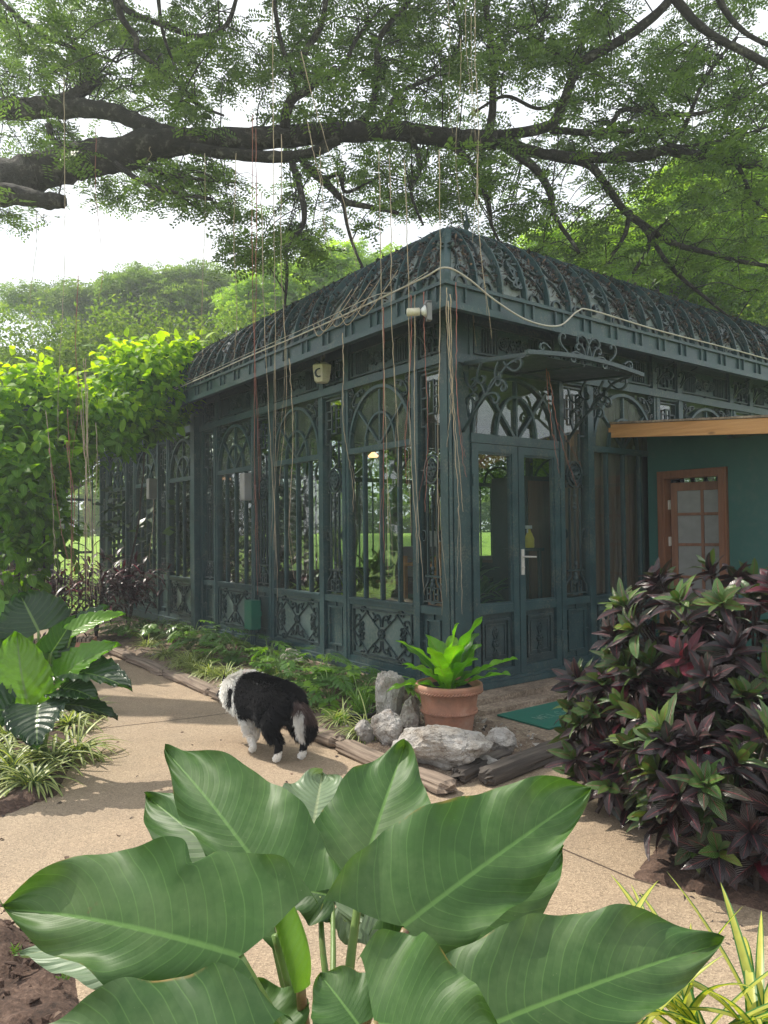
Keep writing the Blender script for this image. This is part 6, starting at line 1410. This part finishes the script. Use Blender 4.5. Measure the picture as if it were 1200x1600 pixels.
v2p = np.array([wp(0, 900, 9)[0], wp(0, 900, 9)[1], 0]); vine2 = empty('hanging_vine', v2p.tolist(), label='darker leafy vine curtain hanging down beside the iron railing', cat='climbing vine'); inroot(vinefoliage(BL, .20), vine2, v2p, 'foliage', L_VINE)
for root_, off, starts in ((vine, vp, [((200, 900), (230, 620), 10.9), ((150, 700), (70, 640), 10.2), ((250, 670), (255, 560), 11.0), ((100, 700), (60, 590), 9.9), ((150, 690), (145, 600), 10.2), ((215, 600), (225, 535), 10.8), ((10, 700), (20, 590), 9.7)]), (vine2, v2p, [((20, 960), (30, 700), 9.1), ((60, 950), (70, 740), 9.2), ((-20, 960), (-30, 700), 9.0)])):
    m = MB()
    for a, c, d in starts:
        P = np.array([wp(*a, d), wp((a[0] + c[0]) / 2 + 10, (a[1] + c[1]) / 2, d), wp(*c, d)]); m.tube(gnarl(smoothpath(P, 7), .08), np.linspace(.02, .006, 15), 5)
    inroot(m, root_, off, 'stem', TWIG)

# ---------------------------------------------------------------- fittings on the greenhouse
q = wp(503, 575, 8.0)
ln = empty('eave_lantern', q.tolist(), AZ, label='cream faceted lantern hanging on a grey pipe from the left eave', cat='lantern')
b = MB()
t = np.arange(6) * np.pi / 3
for z0, z1, r0, r1 in ((-.13, .02, .095, .115), (.02, .06, .115, .05), (-.16, -.13, .07, .095)):
    V = np.concatenate([np.stack([r0 * np.cos(t), r0 * np.sin(t), np.full(6, z0)], 1), np.stack([r1 * np.cos(t), r1 * np.sin(t), np.full(6, z1)], 1)])
    b.add(V, [np.array([[i, (i + 1) % 6, (i + 1) % 6 + 6, i + 6] for i in range(6)]), np.array([[0, 5, 4, 3, 2, 1]]), np.array([[6, 7, 8, 9, 10, 11]])])
b.build('lantern_glass', CREAM, ln)
b = MB(); b.tube(smoothpath([[0, 0, .06], [0.0, 0, .12], [.03, .0, .13], [.03, 0, .36], [.12, -.0, .38]], 5), .012, 8); b.build('grey_pipe', GREY, ln, smooth=True)
b = MB()
for i in range(3):
    a = i * 2.1; P = euler(np.array([.05, .06]), -1.0, .24, 5.0, n=12, sgn=-1); b.tube(np.stack([P[:, 0] * math.cos(a) + .0, P[:, 0] * math.sin(a), P[:, 1]], 1), .006, 5)
b.build('scroll_cage', IRON2, ln)
q = wp(655, 487, 5.98)
fl_ = empty('eave_floodlight', q.tolist(), R(10), label='small cream floodlight with a round lens at the greenhouse corner', cat='floodlight')
b = MB(); b.tube([[-.10, 0, -.01], [0, 0, .0]], .032, 12); b.build('lamp_body', CREAM, fl_, smooth=True)
b = MB(); b.tube([[.012, 0, 0], [.05, 0, .006]], [.018, .05], 16); b.build('reflector', WHITEP, fl_, smooth=True)
b = MB(); b.box(.06, .10, -.03, .03, -.07, .07); b.tube([[.04, 0, .05], [.06, 0, .09], [.11, .03, .10]], .008, 6); b.build('bracket', GREY, fl_)
def onwall(y, z, out=.1): return G(-out, y, z)
for (y, z, w, h, d, mat, nm, lb, cat) in ((3.66, 2.12, .15, .34, .12, GREY, 'wall_speaker', 'upright grey speaker box on a bracket by the third window', 'speaker'), (3.52, .52, .20, .36, .12, GREENBOX, 'electrical_box', 'green electrical box low on the wall with pipes below', 'electrical box')):
    o = empty(nm, onwall(y, z, .12).tolist(), AZ, label=lb, cat=cat); b = MB(); b.box(-d, 0, -w / 2, w / 2, -h / 2, h / 2); b.build('box_body', mat, o)
    b = MB(); b.box(-d - .006, -d - .001, -w / 2 + .008, w / 2 - .008, -h / 2 + .008, h / 2 - .008); b.box(.0, .06, -.02, .02, -.03, .03); b.build('front_cover', mat, o)
    b = MB()
    if nm == 'electrical_box':
        for k_ in (-.05, .0, .05): b.tube([[-.06, k_, -h / 2], [-.05, k_, -.48]], .011, 8)
        b.tube([[-.03, .06, h / 2], [-.02, .07, 1.4], [-.02, .06, 2.3]], .013, 8)
    else: b.tube(smoothpath([[-.03, -.05, -h / 2], [-.01, -.1, -h / 2 - .05], [.04, -.09, .0]], 5), .008, 6)
    b.build('conduit', IRON if nm == 'electrical_box' else BLACKP, o)
q = wp(241, 764, 11.6); o = empty('pergola_speaker', q.tolist(), AZ, label='grey speaker box fixed to the shaded pergola post', cat='speaker'); b = MB(); b.box(-.1, .02, -.07, .07, -.16, .16); b.build('box_body', GREY, o); b = MB(); b.box(-.105, -.101, -.06, .06, -.15, .15); b.build('front_cover', GREY, o)
# cable sagging along the gutter
cz = ZF1 + .03; pts = [G(-.47, 5.7, cz), G(-.48, 4.2, cz), G(-.48, 3.0, cz + .01), G(-.49, 1.8, cz), G(-.49, .7, cz + .01), G(-.49, -.2, cz + .03), G(-.47, -.47, cz + .05), G(-.25, -.5, cz), G(.05, -.51, cz - .13), G(.45, -.52, cz - .24), G(.85, -.52, cz - .22), G(1.15, -.5, cz - .03), G(1.4, -.48, cz + .02), G(2.5, -.48, cz), G(4, -.48, cz + .01), G(5.6, -.48, cz), G(7.4, -.48, cz)]
b = MB(); b.tube(smoothpath(pts, 8), .0075, 6); b.build('power_cable', CABLE, smooth=True, label='beige cable sagging along the gutter round the greenhouse corner', cat='cable')
pts = [G(-.46, 5.5, cz + .03), G(-.47, 3.4, cz + .05), G(-.52, 1.6, cz + .03), G(-.50, .5, cz + .06), G(-.53, 0.1, cz + .0), G(-.50, -.3, cz + .06)]
b = MB(); b.tube(smoothpath(pts, 8), .0032, 5); b.build('thin_wire', CABLE, smooth=True, label='thin wire looping above the beige cable on the left eave', cat='wire')
b = MB()
for k_ in range(7):
    y0 = rng.uniform(0, 1.6); b.tube(smoothpath([G(-.50, y0, cz + .05), G(-.54, y0 - .2, cz - .05 - .1 * rng.random()), G(-.5, y0 - .45, cz + .06), G(-.35, y0 - .5, cz + .3)], 6), .004, 4)
b.build('dry_tendril', ROOTM, smooth=True, label='tangle of dry tendrils caught on the gutter near the floodlight', cat='tendrils')

# ---------------------------------------------------------------- inside the greenhouse
def inter(name, label, cat, x, y, rz=0, z=.16): return empty(name, G(x, y, z).tolist(), AZ + rz, label=label, cat=cat)
def boxes(root, name, mat, L):
    b = MB()
    for q in L: b.box(*q)
    return b.build(name, mat, root)
o = inter('display_shelf', 'pale wooden shelf rack inside the corner window', 'shelf', .45, .75)
for (x, y) in ((0, 0), (.5, 0), (0, .5), (.5, .5)): boxes(o, 'post', PINE, [(x, x + .04, y, y + .04, 0, 1.12)])
for z in (.15, .55, 1.02): boxes(o, 'shelf_board', PINE, [(.0, .54, .041, .499, z, z + .03)])
o = inter('wooden_table', 'dark wooden table in the middle of the greenhouse', 'table', 1.2, 2.0); boxes(o, 'table_top', BROWNW, [(0, 1.6, 0, .8, .72, .76)])
for (x, y) in ((.05, .05), (1.5, .05), (.05, .7), (1.5, .7)): boxes(o, 'leg', BROWNW, [(x, x + .05, y, y + .05, 0, .72)])
for i, (x, y, rz_, lb) in enumerate([(1.0, .9, .3, 'white chair back seen through the glass doors'), (3.0, 2.6, 2.0, 'white chair at the far side of the dark table')]):
    o = inter('dining_chair', lb, 'chair', x, y, rz_); boxes(o, 'seat', WHITEP, [(-.22, .22, -.22, .22, .43, .47)]); boxes(o, 'backrest', WHITEP, [(-.2, .2, .18, .22, .5, .98)])
    for (a, c) in ((-.2, -.2), (.17, -.2), (-.2, .17), (.17, .17)): boxes(o, 'leg', DARKF, [(a, a + .03, c, c + .03, 0, .43)])
o = inter('round_stool', 'round white topped stool behind the corner window', 'stool', .7, 1.4)
b = MB(); b.lathe([(0, .50), (.2, .50), (.21, .52), (.2, .54), (0, .54)], k=24); b.build('seat', WHITEP, o); b = MB(); b.tube([[0, 0, 0], [0, 0, .5]], .025, 8); b.lathe([(0, 0), (.16, 0), (.15, .02), (0, .025)], k=20); b.build('pedestal', DARKF, o)
o = inter('counter_cabinet', 'dark counter cabinet behind the left door leaf', 'cabinet', 2.6, 1.6); boxes(o, 'cabinet_body', DARKF, [(0, 1.2, 0, 1.6, 0, .95)]); boxes(o, 'counter_top', BROWNW, [(-.03, 1.23, -.03, 1.63, .952, .99)])
o = inter('tall_cupboard', 'tall dark cupboard inside behind the right door leaf', 'cupboard', 1.45, .45); boxes(o, 'cupboard_body', DARKF, [(0, .9, 0, .5, 0, 1.95)]); boxes(o, 'cupboard_door', BROWNW, [(.03, .44, -.02, -.001, .05, 1.9), (.46, .87, -.02, -.001, .05, 1.9)])
o = inter('side_ledge', 'small dark ledge just inside the glass doors', 'ledge', .95, .14); boxes(o, 'ledge_top', DARKF, [(0, .42, 0, .2, 1.17, 1.20)]); boxes(o, 'leg', DARKF, [(.02, .05, .02, .05, 0, 1.17)]); boxes(o, 'leg', DARKF, [(.37, .40, .02, .05, 0, 1.17)])
q = G(1.24, .22, 1.362); o = empty('spray_bottle', q.tolist(), AZ, label='yellow spray bottle with white nozzle behind the right glass door', cat='spray bottle')
b = MB(); b.lathe([(0, 0), (.045, 0), (.05, .01), (.05, .09), (.03, .14), (.014, .17), (.014, .19), (0, .19)], k=18); b.build('bottle', YELL, o, smooth=True)
b = MB(); b.box(-.045, .03, -.012, .012, .192, .225); b.box(-.03, -.022, -.006, .006, .15, .191); b.build('nozzle', WHITEP, o)
def potted(x, y, s, lb, z=.16, mat=None, n=60):
    o = inter('potted_plant', lb, 'potted plant', x, y, 0, z); b = MB(); b.lathe([(0, 0), (.09 * s, 0), (.13 * s, .2 * s), (.14 * s, .2 * s), (.14 * s, .23 * s), (.11 * s, .23 * s), (0, .2 * s)], k=20); b.build('pot', TERRA, o)
    b = MB(); D = norm(np.c_[rng.normal(0, .5, (n, 2)), np.ones(n)]); leaves(b, np.tile([0, 0, .2 * s], (n, 1)) + D * rng.uniform(0, .35, (n, 1)) * s, norm(D + rng.normal(0, .4, (n, 3))), [0, 0, 1.0], rng.uniform(.12, .22, n) * s, rng.uniform(.03, .07, n) * s, 2, 4, 'oval', droop=.8); b.build('foliage', mat or L_XAN, o, smooth=True)
potted(.6, 4.6, 1.0, 'red leaved potted plant low inside the third window', mat=L_CROT); potted(.8, 2.9, 1.2, 'bushy potted plant inside the middle window'); potted(.62, 1.0, 1.0, 'small green potted plant on the shelf rack', z=.16 + .58)
potted(1.0, .95, 1.7, 'tall bushy potted plant behind the left glass door', n=140); potted(.9, 3.9, 1.2, 'broad potted plant left inside the middle bays'); potted(2.2, 2.4, 1.2, 'potted plant on the dark table', z=.92); potted(.45, 4.25, .8, 'orange pot plant at the sill of the third window', z=.16)
potted(1.7, 3.6, 1.7, 'big leafy indoor plant in the back of the greenhouse', n=120); 
o = inter('leaning_frame', 'tall bare pine frame leaning inside the corner window', 'wooden frame', .16, .46); o.rotation_euler = (0, R(5), AZ)
boxes(o, 'upright', PINE, [(0, .03, 0, .06, 0, 1.28)]); boxes(o, 'upright', PINE, [(.0, .03, -.40, -.34, 0, 1.28)]); boxes(o, 'crossbar', PINE, [(.001, .029, -.339, -.001, 1.2, 1.26)]); boxes(o, 'crossbar', PINE, [(.001, .029, -.339, -.001, .62, .67)])
o = inter('green_crate', 'low green plastic crate on the floor inside the corner window', 'crate', .25, 1.0); boxes(o, 'crate_wall', GREENBOX, [(0, .4, 0, .02, 0, .7), (0, .4, .58, .6, 0, .7), (0, .02, .021, .579, 0, .7), (.38, .4, .021, .579, 0, .7)]); boxes(o, 'crate_base', GREENBOX, [(.021, .379, .021, .579, 0, .02)])
o = inter('grey_machine', 'grey boxy machine on a dark stand behind the corner window', 'machine', .95, 1.5, z=.16); boxes(o, 'stand', DARKF, [(0, .5, 0, .5, 0, .85)]); boxes(o, 'machine_body', GREY, [(.03, .47, .03, .47, .851, 1.2)]); boxes(o, 'water_tank', WHITEP, [(.08, .3, .08, .3, 1.201, 1.38)])
for i, (x, y, z, m_, lb) in enumerate([(1.4, 3.1, 2.55, LAMPM, 'glowing orange pendant lamp in the middle window'), (1.3, 1.2, 2.75, BULBM, 'small bright ceiling lamp above the left glass door')]):
    o = empty('pendant_lamp', G(x, y, z).tolist(), label=lb, cat='lamp'); b = MB(); b.lathe([(.02, .05), (.07, .0), (.06, -.02), (0, -.02)] if i == 0 else [(0.0, .02), (.04, .0), (0.0, -.02)], k=16); b.build('lamp_shade', m_, o); b = MB(); b.tube([[0, 0, .05], [0, 0, ZTOP - z]], .005, 5); b.build('cord', BLACKP, o)
# dark planting behind the greenhouse and the pergola, as seen through the glass
def shrubmass(name, cx, cy, rx, ry, zc, rz_, n, label, leaf, ll=.14, cat='shrub', trunk=True):
    o = empty(name, (cx, cy, 0), label=label, cat=cat); b = MB(); d = rand_dirs(n) * (rng.random(n) ** .35)[:, None]; P = np.array([cx, cy, zc]) + d * [rx, ry, rz_] + rng.normal(0, .12, (n, 3))
    leaves(b, P, norm(d * [1, 1, .2] + rng.normal(0, .6, (n, 3))), norm(rng.normal(0, .5, (n, 3)) + [0, 0, 1.0]), ll * rng.uniform(.6, 1.2, n), ll * .5, 1, 2, 'diamond', droop=.6); inroot(b, o, [cx, cy, 0], 'crown', leaf)
    b = MB()
    for k_ in range(3 if trunk else 1): b.tube(gnarl(smoothpath([[cx + rng.uniform(-.1, .1), cy, 0], [cx + rng.uniform(-.3, .3), cy, zc * .5], [cx + rng.uniform(-.6, .6) * rx, cy, zc]], 5), .05), np.linspace(.12, .04, 11), 7)
    inroot(b, o, [cx, cy, 0], 'trunk', BARK2); return o
for i, (a, dist, rx, zc, rz_, lb) in enumerate([(-27, 17.5, 2.2, 4.3, 2.2, 'dark tree behind the pergola screen'), (-19, 16.5, 2.0, 4.4, 2.1, 'dark tree seen through the third window'), (-11, 16.0, 2.0, 4.4, 2.0, 'dark tree seen through the middle window'), (-3, 15.5, 2.1, 4.5, 2.1, 'dark tree seen through the corner window'), (5, 16.0, 1.9, 4.2, 2.2, 'dark tree seen through the corner panel'), (13, 16.5, 2.0, 4.1, 2.1, 'dark tree seen through the left door glass'), (21, 17.5, 2.2, 4.2, 2.3, 'dark tree seen through the narrow panel by the doors'), (30, 17, 2.2, 4.2, 2.3, 'dark tree hidden behind the shed side of the greenhouse')]):
    shrubmass('garden_tree', dist * math.sin(R(a)), dist * math.cos(R(a)), rx, 1.4, zc, rz_, 15000, lb, L_FAR, .115, 'tree')
for i, (x, y, lb) in enumerate([(1.0, LY + .9, 'dark shrub added low behind the pergola screen nearest the greenhouse'), (.9, LY + 2.3, 'dark shrub added low behind the middle pergola bay'), (.8, LY + 3.9, 'dark shrub added low behind the far pergola bay'), (-2.6, LY + 6.1, 'dark shrub added behind the iron railing beside the pergola corner'), (-4.6, LY + 6.3, 'dark shrub added behind the iron railing under the hanging vine')]):
    p = G(x, y); shrubmass('darkening_shrub', p[0], p[1], .95, .75, 1.7, 1.6, 2600, lb, L_DARK, .22)  # dark shrubs added to keep the openings under the vine looking shaded
# ---------------------------------------------------------------- haze volume: added mainly for the lens veil, also mists the far trees
hm = bpy.data.materials.new('veil_haze'); hm.use_nodes = True; ht = hm.node_tree; ht.nodes.clear()
ho = ht.nodes.new('ShaderNodeOutputMaterial'); hv = ht.nodes.new('ShaderNodeVolumePrincipled')
hv.inputs['Color'].default_value = (0.90, 0.94, 1.0, 1); hv.inputs['Density'].default_value = HAZE; hv.inputs['Anisotropy'].default_value = 0.35
ht.links.new(hv.outputs[0], ho.inputs['Volume'])
b = MB(); b.box(-95, 95, -50, 95, -1.2, 22); b.build('haze', hm, kind='stuff')
